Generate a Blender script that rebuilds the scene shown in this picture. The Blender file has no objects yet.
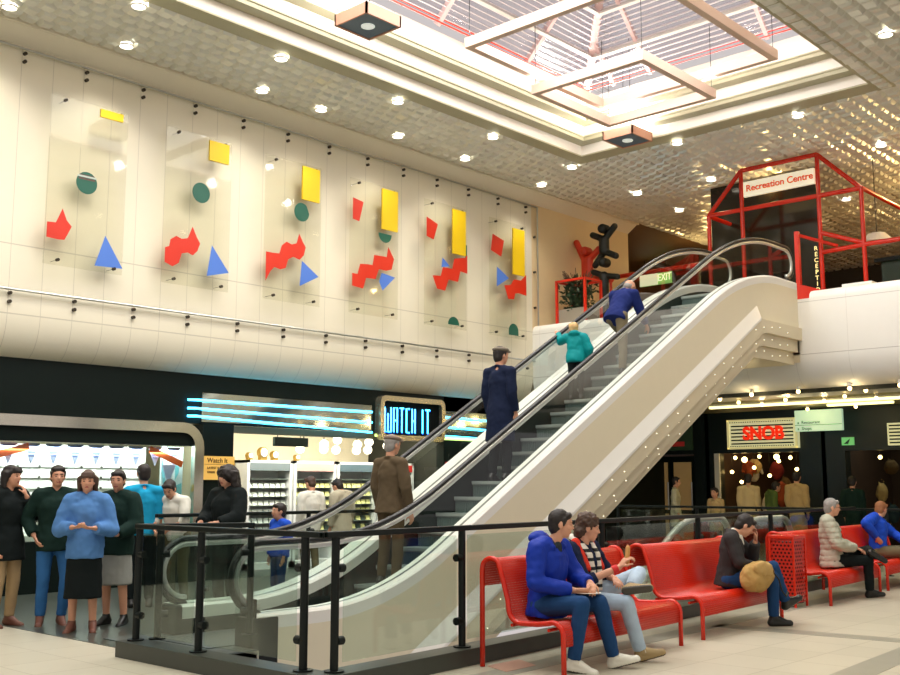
import bpy, bmesh, math, random
from mathutils import Vector, Matrix, noise, Euler
random.seed(7)
S = bpy.context.scene
COL = S.collection
V = Vector
PI = math.pi
R = math.radians

# ------------------------------------------------------------------ materials
def lin(c):
    r = []
    for x in c[:3]:
        x /= 255.0
        r.append(x / 12.92 if x <= .04045 else ((x + .055) / 1.055) ** 2.4)
    return r + [1.0]
_m = {}
def M(name, rgb=(200, 200, 200), rough=.5, metal=0.0, var=.06, scale=6.0, emit=0.0, bump=0.0, spec=.5, emc=None):
    if name in _m: return _m[name]
    m = bpy.data.materials.new(name); m.use_nodes = True
    n = m.node_tree; b = n.nodes['Principled BSDF']
    b.inputs['Roughness'].default_value = rough; b.inputs['Metallic'].default_value = metal
    b.inputs['Specular IOR Level'].default_value = spec
    tc = n.nodes.new('ShaderNodeTexCoord'); nz = n.nodes.new('ShaderNodeTexNoise')
    nz.inputs['Scale'].default_value = scale; nz.inputs['Detail'].default_value = 3
    n.links.new(tc.outputs['Object'], nz.inputs['Vector'])
    mx = n.nodes.new('ShaderNodeMix'); mx.data_type = 'RGBA'
    c = lin(rgb)
    mx.inputs['A'].default_value = [max(0, x * (1 - var)) for x in c[:3]] + [1]
    mx.inputs['B'].default_value = [min(1, x * (1 + var)) for x in c[:3]] + [1]
    n.links.new(nz.outputs['Fac'], mx.inputs['Factor'])
    n.links.new(mx.outputs['Result'], b.inputs['Base Color'])
    if bump:
        bp = n.nodes.new('ShaderNodeBump'); bp.inputs['Strength'].default_value = bump; bp.inputs['Distance'].default_value = .01
        n.links.new(nz.outputs['Fac'], bp.inputs['Height']); n.links.new(bp.outputs['Normal'], b.inputs['Normal'])
    if emit:
        b.inputs['Emission Color'].default_value = lin(emc or rgb); b.inputs['Emission Strength'].default_value = emit
    _m[name] = m
    return m
def glass(name, tint=(235, 242, 238), alpha=.12, rough=.03, fres=.22):
    if name in _m: return _m[name]
    m = bpy.data.materials.new(name); m.use_nodes = True
    n = m.node_tree; n.nodes.clear()
    o = n.nodes.new('ShaderNodeOutputMaterial'); mix = n.nodes.new('ShaderNodeMixShader')
    t = n.nodes.new('ShaderNodeBsdfTransparent'); g = n.nodes.new('ShaderNodeBsdfGlossy')
    lw = n.nodes.new('ShaderNodeLayerWeight'); lw.inputs['Blend'].default_value = .2
    ma = n.nodes.new('ShaderNodeMath'); ma.operation = 'MULTIPLY_ADD'
    ma.inputs[1].default_value = fres; ma.inputs[2].default_value = alpha * .3
    n.links.new(lw.outputs['Fresnel'], ma.inputs[0])
    t.inputs['Color'].default_value = lin(tint); g.inputs['Roughness'].default_value = rough
    n.links.new(ma.outputs[0], mix.inputs['Fac'])
    n.links.new(t.outputs[0], mix.inputs[1]); n.links.new(g.outputs[0], mix.inputs[2]); n.links.new(mix.outputs[0], o.inputs[0])
    _m[name] = m
    return m
def holes(name, rgb, nu, nv, rad=.28, rough=.35):
    """painted steel punched with a staggered grid of round holes, laid out along the sheet's own UV"""
    m = M(name, rgb, rough)
    n = m.node_tree; b = n.nodes['Principled BSDF']; o = [x for x in n.nodes if x.type == 'OUTPUT_MATERIAL'][0]
    uv = n.nodes.new('ShaderNodeUVMap'); br = n.nodes.new('ShaderNodeSeparateXYZ'); n.links.new(uv.outputs[0], br.inputs[0])
    def mt(op, a, bv=None, c=None):
        k = n.nodes.new('ShaderNodeMath'); k.operation = op
        for i, x in enumerate((a, bv, c)):
            if x is None: continue
            if isinstance(x, (int, float)): k.inputs[i].default_value = x
            else: n.links.new(x, k.inputs[i])
        return k.outputs[0]
    v = mt('MULTIPLY', br.outputs['Y'], nv); row = mt('FLOOR', v)
    odd = mt('MULTIPLY', mt('MODULO', row, 2.0), .5)
    u = mt('ADD', mt('MULTIPLY', br.outputs['X'], nu), odd)
    du = mt('SUBTRACT', mt('FRACT', u), .5); dv = mt('SUBTRACT', mt('FRACT', v), .5)
    d = mt('SQRT', mt('ADD', mt('MULTIPLY', du, du), mt('MULTIPLY', dv, dv)))
    f = mt('LESS_THAN', d, rad)
    t = n.nodes.new('ShaderNodeBsdfTransparent'); mix = n.nodes.new('ShaderNodeMixShader')
    n.links.new(f, mix.inputs['Fac']); n.links.new(b.outputs[0], mix.inputs[1]); n.links.new(t.outputs[0], mix.inputs[2]); n.links.new(mix.outputs[0], o.inputs[0])
    return m

# ------------------------------------------------------------------ mesh builder
class MB:
    def __init__(s): s.bm = bmesh.new()
    def bx(s, x0, x1, y0, y1, z0, z1, mi=0):
        P = [s.bm.verts.new(p) for p in ((x0,y0,z0),(x1,y0,z0),(x1,y1,z0),(x0,y1,z0),(x0,y0,z1),(x1,y0,z1),(x1,y1,z1),(x0,y1,z1))]
        for f in ((3,2,1,0),(4,5,6,7),(0,1,5,4),(1,2,6,5),(2,3,7,6),(3,0,4,7)):
            s.bm.faces.new([P[i] for i in f]).material_index = mi
        return s
    def bar(s, p, q, w, h, up=(0,0,1), mi=0):
        """square-section bar from p to q"""
        p, q = V(p), V(q); d = (q - p).normalized(); sd = d.cross(V(up))
        if sd.length < 1e-4: sd = d.cross(V((1,0,0)))
        sd.normalize(); u = sd.cross(d)
        P = []
        for e in (p, q):
            for a, b in ((-1,-1),(1,-1),(1,1),(-1,1)): P.append(s.bm.verts.new(e + sd*a*w/2 + u*b*h/2))
        for f in ((0,1,2,3),(7,6,5,4),(0,4,5,1),(1,5,6,2),(2,6,7,3),(3,7,4,0)): s.bm.faces.new([P[i] for i in f]).material_index = mi
        return s
    def tube(s, pts, r, n=8, closed=False, caps=True, mi=0, ell=None):
        pts = [V(p) for p in pts]; N = len(pts); rr = r if isinstance(r, (list, tuple)) else [r]*N
        rings = []; prev = None
        for i in range(N):
            if closed: t = (pts[(i+1) % N] - pts[i-1])
            else: t = pts[min(i+1, N-1)] - pts[max(i-1, 0)]
            t.normalize()
            if prev is None:
                a = t.cross(V((0,0,1)))
                if a.length < .05: a = t.cross(V((1,0,0)))
            else: a = prev - t*prev.dot(t)
            a.normalize(); prev = a; b = t.cross(a)
            rings.append([s.bm.verts.new(pts[i] + (a*math.cos(2*PI*k/n)*(ell[0] if ell else 1) + b*math.sin(2*PI*k/n)*(ell[1] if ell else 1))*rr[i]) for k in range(n)])
        for i in range(N if closed else N-1):
            A, B = rings[i], rings[(i+1) % N]
            for k in range(n): s.bm.faces.new((A[k], A[(k+1) % n], B[(k+1) % n], B[k])).material_index = mi
        if caps and not closed:
            s.bm.faces.new(rings[0][::-1]).material_index = mi; s.bm.faces.new(rings[-1]).material_index = mi
        return s
    def cyl(s, p, q, r, r2=None, n=16, mi=0): return s.tube([p, q], [r, r if r2 is None else r2], n, mi=mi)
    def cap(s, p, q, r0, r1=None, n=14, flat0=False, flat1=False):
        """rounded cone from p to q (a flat end where asked)"""
        p, q = V(p), V(q); r1 = r0 if r1 is None else r1; d = q - p
        if d.length < 1e-5: d = V((0,0,1e-4)); q = p + d
        t = d.normalized(); pts = []; rs = []
        if not flat0:
            for k in range(1, 5): a = PI/2*(1 - k/5.0); pts.append(p - t*r0*math.sin(a)); rs.append(r0*math.cos(a))
        pts.append(p); rs.append(r0)
        pts.append(q); rs.append(r1)
        if not flat1:
            for k in range(1, 5): a = PI/2*k/5.0; pts.append(q + t*r1*math.sin(a)); rs.append(r1*math.cos(a))
        return s.tube(pts, rs, n)
    def sph(s, c, r, n=16, rot=None, mi=0):
        c = V(c); r = (r, r, r) if isinstance(r, (int, float)) else r
        m = max(6, n//2); rows = []
        rm = rot if rot is not None else Matrix.Identity(3)
        for i in range(1, m):
            a = PI*i/m
            rows.append([s.bm.verts.new(c + rm @ V((r[0]*math.sin(a)*math.cos(2*PI*k/n), r[1]*math.sin(a)*math.sin(2*PI*k/n), r[2]*math.cos(a)))) for k in range(n)])
        T = s.bm.verts.new(c + rm @ V((0,0,r[2]))); B = s.bm.verts.new(c + rm @ V((0,0,-r[2])))
        for k in range(n):
            s.bm.faces.new((T, rows[0][k], rows[0][(k+1) % n])).material_index = mi
            s.bm.faces.new((B, rows[-1][(k+1) % n], rows[-1][k])).material_index = mi
            for i in range(len(rows)-1): s.bm.faces.new((rows[i][k], rows[i+1][k], rows[i+1][(k+1) % n], rows[i][(k+1) % n])).material_index = mi
        return s
    def loft(s, rings, n=20, mi=0):
        """rings: (centre, half-width vector, half-depth vector)"""
        V_ = [[s.bm.verts.new(V(c) + V(a)*math.cos(2*PI*k/n) + V(b)*math.sin(2*PI*k/n)) for k in range(n)] for c, a, b in rings]
        for A, B in zip(V_, V_[1:]):
            for k in range(n): s.bm.faces.new((A[k], A[(k+1) % n], B[(k+1) % n], B[k])).material_index = mi
        s.bm.faces.new(V_[0][::-1]); s.bm.faces.new(V_[-1])
        return s
    def prism(s, pts, off, mi=0):
        """closed outline of 3-D points pushed along the vector off"""
        off = V(off); A = [s.bm.verts.new(V(p)) for p in pts]; B = [s.bm.verts.new(V(p) + off) for p in pts]; N = len(pts)
        s.bm.faces.new(A[::-1]).material_index = mi; s.bm.faces.new(B).material_index = mi
        for i in range(N): s.bm.faces.new((A[i], A[(i+1) % N], B[(i+1) % N], B[i])).material_index = mi
        return s
    def strip(s, A, B, mi=0, uv=None):
        """ruled surface between two equally long polylines"""
        a = [s.bm.verts.new(V(p)) for p in A]; b = [s.bm.verts.new(V(p)) for p in B]
        L = s.bm.loops.layers.uv.verify() if uv else None
        ln = 0
        for i in range(len(a)-1):
            f = s.bm.faces.new((a[i], b[i], b[i+1], a[i+1])); f.material_index = mi
            if uv:
                d = (V(A[i+1]) - V(A[i])).length
                w = (V(B[i]) - V(A[i])).length
                for lp, q in zip(f.loops, ((0, ln), (w, ln), (w, ln+d), (0, ln+d))): lp[L].uv = q
                ln += d
        return s
    def build(s, name, mats, parent=None, smooth=False, world=True, bevel=0, sub=0, recalc=True, thick=0):
        if recalc: bmesh.ops.recalc_face_normals(s.bm, faces=s.bm.faces)
        me = bpy.data.meshes.new(name)
        if parent is not None and world:
            o0 = parent.location.copy()
            p = parent.parent
            while p is not None: o0 += p.location; p = p.parent
            for v in s.bm.verts: v.co -= o0
        s.bm.to_mesh(me); s.bm.free()
        if smooth:
            for p in me.polygons: p.use_smooth = True
            if smooth != 'all':
                try: me.set_sharp_from_angle(angle=R(40))
                except Exception: pass
        for m in (mats if isinstance(mats, (list, tuple)) else [mats]): me.materials.append(m)
        o = bpy.data.objects.new(name, me); COL.objects.link(o)
        if parent is not None: o.parent = parent
        if thick: md = o.modifiers.new('t', 'SOLIDIFY'); md.thickness = thick; md.offset = 0
        if bevel:
            md = o.modifiers.new('b', 'BEVEL'); md.width = bevel; md.segments = 2; md.limit_method = 'ANGLE'; md.angle_limit = R(50)
        return o

def thing(name, label, cat, loc=(0,0,0), group=None, rz=0):
    o = bpy.data.objects.new(name, None); COL.objects.link(o); o.location = loc; o.rotation_euler = (0,0,rz)
    o.empty_display_size = .1
    o['label'] = label; o['category'] = cat
    if group: o['group'] = group
    return o
def tag(o, label, cat, group=None):
    o['label'] = label; o['category'] = cat
    if group: o['group'] = group
    return o
def struct(o): o['kind'] = 'structure'; return o
def copy_tree(o, loc=None, label=None, rz=None):
    r = o.copy(); COL.objects.link(r)
    if loc is not None: r.location = loc
    if rz is not None: r.rotation_euler = (0,0,rz)
    if label: r['label'] = label
    for ch in list(o.children):
        c = ch.copy(); COL.objects.link(c); c.parent = r
        for g in list(ch.children):
            d = g.copy(); COL.objects.link(d); d.parent = c
    return r
def text(body, size, loc, rot, mat, parent, name='lettering', depth=.004, align='CENTER', sx=1.0, bold=0.0):
    cu = bpy.data.curves.new('t', 'FONT'); cu.body = body; cu.size = size; cu.extrude = depth; cu.align_x = align; cu.align_y = 'CENTER'; cu.offset = bold
    ob = bpy.data.objects.new('t', cu); COL.objects.link(ob)
    dg = bpy.context.evaluated_depsgraph_get(); me = bpy.data.meshes.new_from_object(ob.evaluated_get(dg))
    bpy.data.objects.remove(ob)
    me.transform(Matrix.Diagonal((sx,1,1,1))); me.transform(Euler(rot).to_matrix().to_4x4())
    o0 = V((0,0,0)); p = parent
    while p is not None: o0 += p.location; p = p.parent
    me.transform(Matrix.Translation(V(loc) - o0))
    me.materials.clear(); me.materials.append(mat)
    o = bpy.data.objects.new(name, me); COL.objects.link(o); o.parent = parent
    return o
FRONT = (PI/2, 0, 0)            # reads on a face that looks along -Y
SIDE = (PI/2, 0, -PI/2)         # reads on a face that looks along -X
# ------------------------------------------------------------------ colours
cream = M('cream_panel', (236,228,206), .45, var=.02)
cream2 = M('cream_escalator_panel', (233,223,195), .4, var=.02)
white = M('white_enamel', (240,238,230), .35, var=.02)
offwh = M('offwhite_moulding', (238,232,220), .5, var=.02)
olive = M('soffit_shade', (176,170,140), .5, var=.04)  # shade on the coffer's downward faces, put into the colour
dark = M('black_green_panel', (3,17,13), .5, var=.15, spec=.2)
dark2 = M('dark_soffit', (30,34,28), .6, var=.15)
blackm = M('black_metal', (8,18,15), .4, .2, var=.1, spec=.35)
rubber = M('black_rubber', (22,24,24), .4)
steel = M('brushed_steel', (190,190,182), .28, .9, var=.05)
steel2 = M('satin_aluminium', (206,208,204), .35, .75, var=.04)
red = M('red_paint', (212,42,20), .35, var=.05)
red2 = M('red_gloss_tube', (210,40,16), .25, var=.05)
glz = glass('clear_glass'); glz2 = glass('rail_glass', (240,247,243), .10)
neon = M('cyan_neon', (90,225,255), .4, emit=9, emc=(70,200,255))
neonb = M('blue_neon', (20,90,255), .4, emit=5, emc=(20,90,240))
lampw = M('lamp_lens', (255,250,235), .4, emit=6, emc=(255,246,225))
bulbm = M('warm_bulb', (255,225,150), .4, emit=12, emc=(255,214,130))
stripm = M('strip_light', (255,245,170), .4, emit=2.6, emc=(250,240,160))

# ------------------------------------------------------------------ the setting
UF = 4.85            # upper floor
CZ = 8.0             # ceiling
# floor: beige terrazzo tiles with a joint pattern
fm = M('beige_floor_tile', (190,184,164), .42, var=.05, scale=1.5)
n = fm.node_tree; b = n.nodes['Principled BSDF']
br = n.nodes.new('ShaderNodeTexBrick'); br.inputs['Scale'].default_value = 1.0; br.offset = 0
br.inputs['Brick Width'].default_value = .6; br.inputs['Row Height'].default_value = .6; br.inputs['Mortar Size'].default_value = .006
br.inputs['Color1'].default_value = (1,1,1,1); br.inputs['Color2'].default_value = (.93,.93,.92,1); br.inputs['Mortar'].default_value = (.72,.7,.66,1)
tc = n.nodes.new('ShaderNodeTexCoord'); n.links.new(tc.outputs['Object'], br.inputs['Vector'])
mx = n.nodes.new('ShaderNodeMix'); mx.data_type = 'RGBA'; mx.blend_type = 'MULTIPLY'; mx.inputs['Factor'].default_value = 1
src = b.inputs['Base Color'].links[0].from_socket
n.links.new(src, mx.inputs['A']); n.links.new(br.outputs['Color'], mx.inputs['B']); n.links.new(mx.outputs['Result'], b.inputs['Base Color'])
fdark = M('dark_floor_tile', (62,68,62), .28, var=.12, scale=3)
fgrey = M('grey_floor_band', (150,148,134), .35, var=.06)
fpink = M('pink_floor_tile', (205,160,140), .35, var=.05)
f = MB()
CX, CY = 5.23, 6.10                                  # the corner of the escalator enclosure
def railY(x): return CY + .08*(x - CX)
f.prism([(-8,-10,-.2), (40,-10,-.2), (40,railY(17.6),-.2), (17.6,railY(17.6),-.2), (CX,CY,-.2), (-8,CY,-.2)], (0,0,.2))
f.bx(-8, 5.23, CY, 20, -.2, 0); f.bx(5.23, 6.2, 8.1, 20, -.2, 0); f.bx(6.2, 40, 8.3, 20, -.2, 0); f.bx(17.6, 40, railY(17.6), 8.1, -.2, 0)
struct(f.build('floor', fm))
f = MB(); f.bx(5.40, 17.0, 9.85, 17.5, 0, .004); f.bx(5.40, 6.1, 8.12, 9.85, 0, .004); struct(f.build('trim_1', fdark))
f = MB()
f.prism([(10.52,5.9,0),(10.80,5.9,0),(11.1,3.0,0),(10.82,3.0,0)], (0,0,.003))
f.prism([(6.0,3.55,0),(11.0,3.88,0),(11.0,3.6,0),(6.0,3.25,0)], (0,0,.003))
f.prism([(5.2,5.75,0),(17,6.4,0),(17,6.15,0),(5.2,5.5,0)], (0,0,.003))
struct(f.build('trim_2', fgrey))
f = MB(); f.prism([(6.98,6.0,0),(7.42,6.02,0),(7.28,5.72,0),(6.86,5.70,0)], (0,0,.006)); struct(f.build('trim_3', fpink))
# pit under the escalator
pit = M('pit_wall', (120,116,100), .7)
f = MB(); f.bx(5.0, 18, 5.9, 10, -3.2, -3.1); f.bx(5.1, 5.23, 5.9, 8.1, -3.1, -.2); f.bx(5.2, 17.8, 8.3, 8.5, -3.1, -.65); f.bx(17.6, 17.8, 5.9, 8.5, -3.1, -.2)
struct(f.build('trim_4', pit))
# left wall with panel joints
wm = M('cream_wall_panels', (230,223,200), .42, var=.015)
n = wm.node_tree; b = n.nodes['Principled BSDF']
tc = n.nodes.new('ShaderNodeTexCoord'); sp = n.nodes.new('ShaderNodeSeparateXYZ'); n.links.new(tc.outputs['Object'], sp.inputs[0])
def mth(nt, op, a, bv=None):
    k = nt.nodes.new('ShaderNodeMath'); k.operation = op
    for i, x in enumerate((a, bv)):
        if x is None: continue
        if isinstance(x, (int, float)): k.inputs[i].default_value = x
        else: nt.links.new(x, k.inputs[i])
    return k.outputs[0]
fx = mth(n, 'FRACT', mth(n, 'DIVIDE', mth(n, 'ADD', sp.outputs['X'], .2), .4775))
jx = mth(n, 'LESS_THAN', fx, .018)
jz = mth(n, 'MAXIMUM', mth(n, 'LESS_THAN', mth(n, 'ABSOLUTE', mth(n, 'SUBTRACT', sp.outputs['Z'], 4.85)), .008), mth(n, 'LESS_THAN', mth(n, 'ABSOLUTE', mth(n, 'SUBTRACT', sp.outputs['Z'], 3.87)), .009))
jj = mth(n, 'MULTIPLY', mth(n, 'MAXIMUM', jx, jz), .34)
mx = n.nodes.new('ShaderNodeMix'); mx.data_type = 'RGBA'; n.links.new(jj, mx.inputs['Factor'])
n.links.new(b.inputs['Base Color'].links[0].from_socket, mx.inputs['A']); mx.inputs['B'].default_value = lin((110,100,80)); n.links.new(mx.outputs['Result'], b.inputs['Base Color'])
def wall_profile():
    p = [(14.3, 8.0), (14.3, 3.87)]
    for k in range(1, 9):
        a = PI/2*k/8; p.append((14.3 + .42*(1 - math.cos(a)), 3.87 - .6*math.sin(a)))
    return p + [(17.5, 3.27), (17.5, 3.5), (14.9, 3.5), (14.9, 8.0)]
f = MB(); f.prism([(-4, y, z) for y, z in wall_profile()], (22.2, 0, 0)); struct(f.build('wall_left', wm, smooth=True))
upw = M('cream_upper_wall', (228,205,160), .5, var=.03)
f = MB(); f.bx(18.2, 22.1, 14.3, 14.6, UF, 8.0); struct(f.build('wall_upper', upw))
f = MB(); f.prism([(-4,14.3,7.75),(-4,14.3,8.0),(-4,14.0,8.0),(-4,14.0,7.96)], (26.1,0,0)); f.bx(-4,22.1,13.96,14.02,7.93,8.02); struct(f.build('trim_5', cream))
# ceiling: silvery tiles hung like shallow upside-down trays in staggered rows
SX0, SX1, SY0, SY1 = -4.0, 16.75, 6.15, 11.88
cm = M('silver_ceiling_tile', (230,229,218), .3, .25, var=.12, scale=1.2)
def tiles(mb, x0, x1, y0, y1, s=.24):
    nx = int((x1-x0)/s); ny = int((y1-y0)/s); sx = (x1-x0)/max(nx,1); sy = (y1-y0)/max(ny,1)
    for j in range(ny):
        o = .5*(j % 2)
        for i in range(nx + (1 if o else 0)):
            a = x0 + max(0, i-o)*sx; c = min(x1, x0 + (i+1-o)*sx); e = y0 + j*sy; g = e + sy
            if c - a < .02: continue
            t = .055 + .015*random.random(); ix = (c-a)*.2; iy = sy*.2; zj = random.uniform(-.012,.012)
            P = [mb.bm.verts.new(p) for p in ((a,e,CZ),(c,e,CZ),(c,g,CZ),(a,g,CZ),(a+ix,e+iy,CZ-t+zj),(c-ix,e+iy,CZ-t-zj),(c-ix,g-iy,CZ-t-zj),(a+ix,g-iy,CZ-t+zj))]
            for q in ((0,1,5,4),(1,2,6,5),(2,3,7,6),(3,0,4,7),(4,5,6,7)): mb.bm.faces.new([P[k] for k in q])
f = MB(); tiles(f, -1, 17.1, SY1+.3, 13.96); tiles(f, 17.1, 31, 2, 13.96); tiles(f, 3, 17.1, -2, SY0-.02)
struct(f.build('ceiling', cm, recalc=False))
f = MB(); f.bx(-6, 32, SY1+.3, 14.3, CZ+.005, CZ+.15); f.bx(17.1, 32, -8, SY1+.3, CZ+.005, CZ+.15); f.bx(-6, 17.1, -8, SY0-.02, CZ+.005, CZ+.15); f.bx(17.1,32,-8,2,CZ-.02,CZ+.01); f.bx(-6,3,-8,SY0-.1,CZ-.02,CZ+.01)
struct(f.build('ceiling_slab', M('ceiling_slab', (120,116,100), .8)))
# skylight coffer: three stepped white rings
for k, (z0, z1, ins) in enumerate(((8.0, 8.2, 0), (8.3, 8.5, .22), (8.6, 8.95, .44))):
    x1, y0, y1 = SX1 - ins, SY0 + ins, SY1 - ins
    f = MB(); f.bx(-6, x1+.4, y1, y1+.3, z0, z1); f.bx(-6, x1+.4, y0-.3, y0, z0, z1); f.bx(x1, x1+.4, y0, y1, z0, z1)
    f.bx(-6, x1+.4, y1-.02, y1+.3, z0-.03, z0, 1); f.bx(-6, x1+.4, y0-.3, y0+.02, z0-.03, z0, 1); f.bx(x1-.02, x1+.4, y0, y1, z0-.03, z0, 1)
    if k: f.bx(-6, x1+.6, y1, y1+.5, z0-.1, z0-.03, 1); f.bx(x1, x1+.6, y0, y1, z0-.1, z0-.03, 1); f.bx(-6, x1+.6, y0-.5, y0, z0-.1, z0-.03, 1)
    struct(f.build('trim_%d' % (6+k), [offwh, olive], bevel=.004))
# the glazed roof over it: four slopes of white louvres on a frame, a red rim tube
RX, RY0, RY1, RZ, TZ = 16.2, 6.7, 11.35, 9.0, 11.4
TY = (RY0 + RY1)/2; TX = RX - 2.35
wr = bpy.data.objects.new('window_1', None); COL.objects.link(wr); wr['kind'] = 'structure'
slat = M('white_louvre', (236,228,230), .5, var=.03); pinkb = M('pink_rafter', (226,196,192), .5)
hgt = TZ - RZ; hw = TY - RY0
f = MB(); f2 = MB(); f3 = MB()
NS = 36
for k in range(NS):
    t = (k+.5)/NS; z = RZ + hgt*t
    yl = RY1 - hw*t; yr = RY0 + hw*t; xe = RX - (RX-TX)*t
    f.bar((-3, yl, z), (xe + .9*(1-t), yl, z), 0.014, .058, up=(0,.7,.7))
    f3.bar((-3, yr, z), (xe + .0, yr, z), 0.014, .058, up=(0,-.7,.7))
    f2.bar((xe, yr - .0, z), (xe, yl + .9*(1-t), z), 0.014, .058, up=(.7,0,.7))
for nm, q in (('louvre_panel', f), ('louvre_panel', f2), ('louvre_panel', f3)): q.build(nm, slat, wr)
f = MB()
for a, c in (((RX,RY1,RZ),(TX,TY,TZ)), ((RX,RY0,RZ),(TX,TY,TZ))): f.bar(a, c, .14, .1)
for x in (14.3, 12.0, 9.7, 7.4, 5.1):
    f.bar((x,RY1,RZ),(x,TY,TZ),.08,.1); f.bar((x,RY0,RZ),(x,TY,TZ),.08,.1)
for y in (7.6, 9.9, 10.7): 
    t = min(1, (y-RY0)/hw if y < TY else (RY1-y)/hw); f.bar((RX,y,RZ),(RX-(RX-TX)*t,y,RZ+hgt*t),.07,.08)
f.bar((-3,TY,TZ),(TX,TY,TZ),.12,.14)
f.build('rafter', pinkb, wr)
f = MB()
for t in (.2, .42):
    z = RZ + hgt*t - .05; yl = RY1 - hw*t - .03; xe = RX - (RX-TX)*t - .03; yr = RY0 + hw*t + .03
    f.bar((-3,yl,z),(xe,yl,z),.05,.22,up=(0,.7,.7)); f.bar((xe,yr,z),(xe,yl,z),.05,.22,up=(.7,0,.7)); f.bar((-3,yr,z),(xe,yr,z),.05,.22,up=(0,-.7,.7))
f.build('purlin', white, wr)
f = MB()
for dz in (0, .07): f.tube([(-3,RY1-.1,RZ+dz),(RX-.1,RY1-.1,RZ+dz),(RX-.1,RY0+.1,RZ+dz),(-3,RY0+.1,RZ+dz)], .013, 6)
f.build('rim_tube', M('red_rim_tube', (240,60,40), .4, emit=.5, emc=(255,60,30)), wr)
f = MB(); f.strip([(-3,RY1,RZ+.1),(-3,TY,TZ+.1)], [(RX,RY1,RZ+.1),(TX,TY,TZ+.1)]); f.strip([(RX,RY1,RZ+.1),(TX,TY,TZ+.1)], [(RX,RY0,RZ+.1),(TX,TY,TZ+.101)]); f.strip([(-3,RY0,RZ+.1),(-3,TY,TZ+.1)], [(RX,RY0,RZ+.1),(TX,TY,TZ+.1)])
f.build('pane', glass('roof_glass', (225,222,226), .2, .2), wr)
# balcony edge: the upper floor's rounded white face
def slab_profile(top=True):
    p = [(18.2, 3.84)]
    zt = 5.0 if top else UF
    p = [(20.5, 3.27), (18.62, 3.27)]
    for k in range(7, -1, -1):
        a = PI/2*k/8; p.append((18.2 + .42*(1-math.cos(a)), 3.84 - .57*math.sin(a)))
    if top:
        for k in range(0, 6): a = PI/2*k/5; p.append((18.2 + .16*(1-math.cos(a)), 4.84 + .16*math.sin(a)))
        p += [(18.7, 5.0), (18.7, UF)]
    else: p += [(18.2, UF)]
    return p + [(20.5, UF)]
bm_ = M('white_balcony_face', (240,238,230), .4, var=.015)
n = bm_.node_tree; b = n.nodes['Principled BSDF']
tc = n.nodes.new('ShaderNodeTexCoord'); sp = n.nodes.new('ShaderNodeSeparateXYZ'); n.links.new(tc.outputs['Object'], sp.inputs[0])
jz = mth(n, 'MAXIMUM', mth(n, 'LESS_THAN', mth(n, 'ABSOLUTE', mth(n, 'SUBTRACT', sp.outputs['Z'], 3.84)), .008), mth(n, 'LESS_THAN', mth(n, 'ABSOLUTE', mth(n, 'SUBTRACT', sp.outputs['Z'], 4.79)), .006))
jy = mth(n, 'LESS_THAN', mth(n, 'FRACT', mth(n, 'DIVIDE', mth(n, 'ADD', sp.outputs['Y'], .45), .97)), .009)
mx = n.nodes.new('ShaderNodeMix'); mx.data_type = 'RGBA'; n.links.new(mth(n, 'MULTIPLY', mth(n, 'MAXIMUM', jz, mth(n,'MULTIPLY',jy,.5)), .4), mx.inputs['Factor'])
n.links.new(b.inputs['Base Color'].links[0].from_socket, mx.inputs['A']); mx.inputs['B'].default_value = lin((120,110,95)); n.links.new(mx.outputs['Result'], b.inputs['Base Color'])
for nm, a, c, t in (('wall_right', -6, 7.98, True), ('trim_9', 7.98, 9.95, False), ('wall_back', 9.95, 14.3, True)):
    f = MB(); f.prism([(x, a, z) for x, z in slab_profile(t)], (0, c-a, 0)); struct(f.build(nm, bm_, smooth=True))
uf = M('upper_floor', (150,120,90), .4, var=.1)
f = MB(); f.bx(20.5, 34, -6, 18, UF-.1, UF); struct(f.build('upper_floor', uf)) 
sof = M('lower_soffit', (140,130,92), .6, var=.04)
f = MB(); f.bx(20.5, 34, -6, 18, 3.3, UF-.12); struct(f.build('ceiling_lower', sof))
f = MB(); f.bx(18.75, 18.85, -6, 14.3, 3.2, 3.275); struct(f.build('trim_10', dark2))
backm = M('dark_back_wall', (40,32,22), .6, var=.3, scale=1.5)
f = MB(); f.bx(31, 31.2, -8, 20, UF, 8.2); struct(f.build('wall_far', backm))
f = MB(); f.bx(19, 33, 17.4, 17.6, UF, 8.2); struct(f.build('wall_far_side', M('orange_brown_wall', (150,96,52), .6, var=.1)))
f = MB(); f.bx(19,32,13.96,17.6,CZ-.02,CZ+.1); struct(f.build('ceiling_far', M('brown_ceiling', (120,92,60), .6)))
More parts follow.
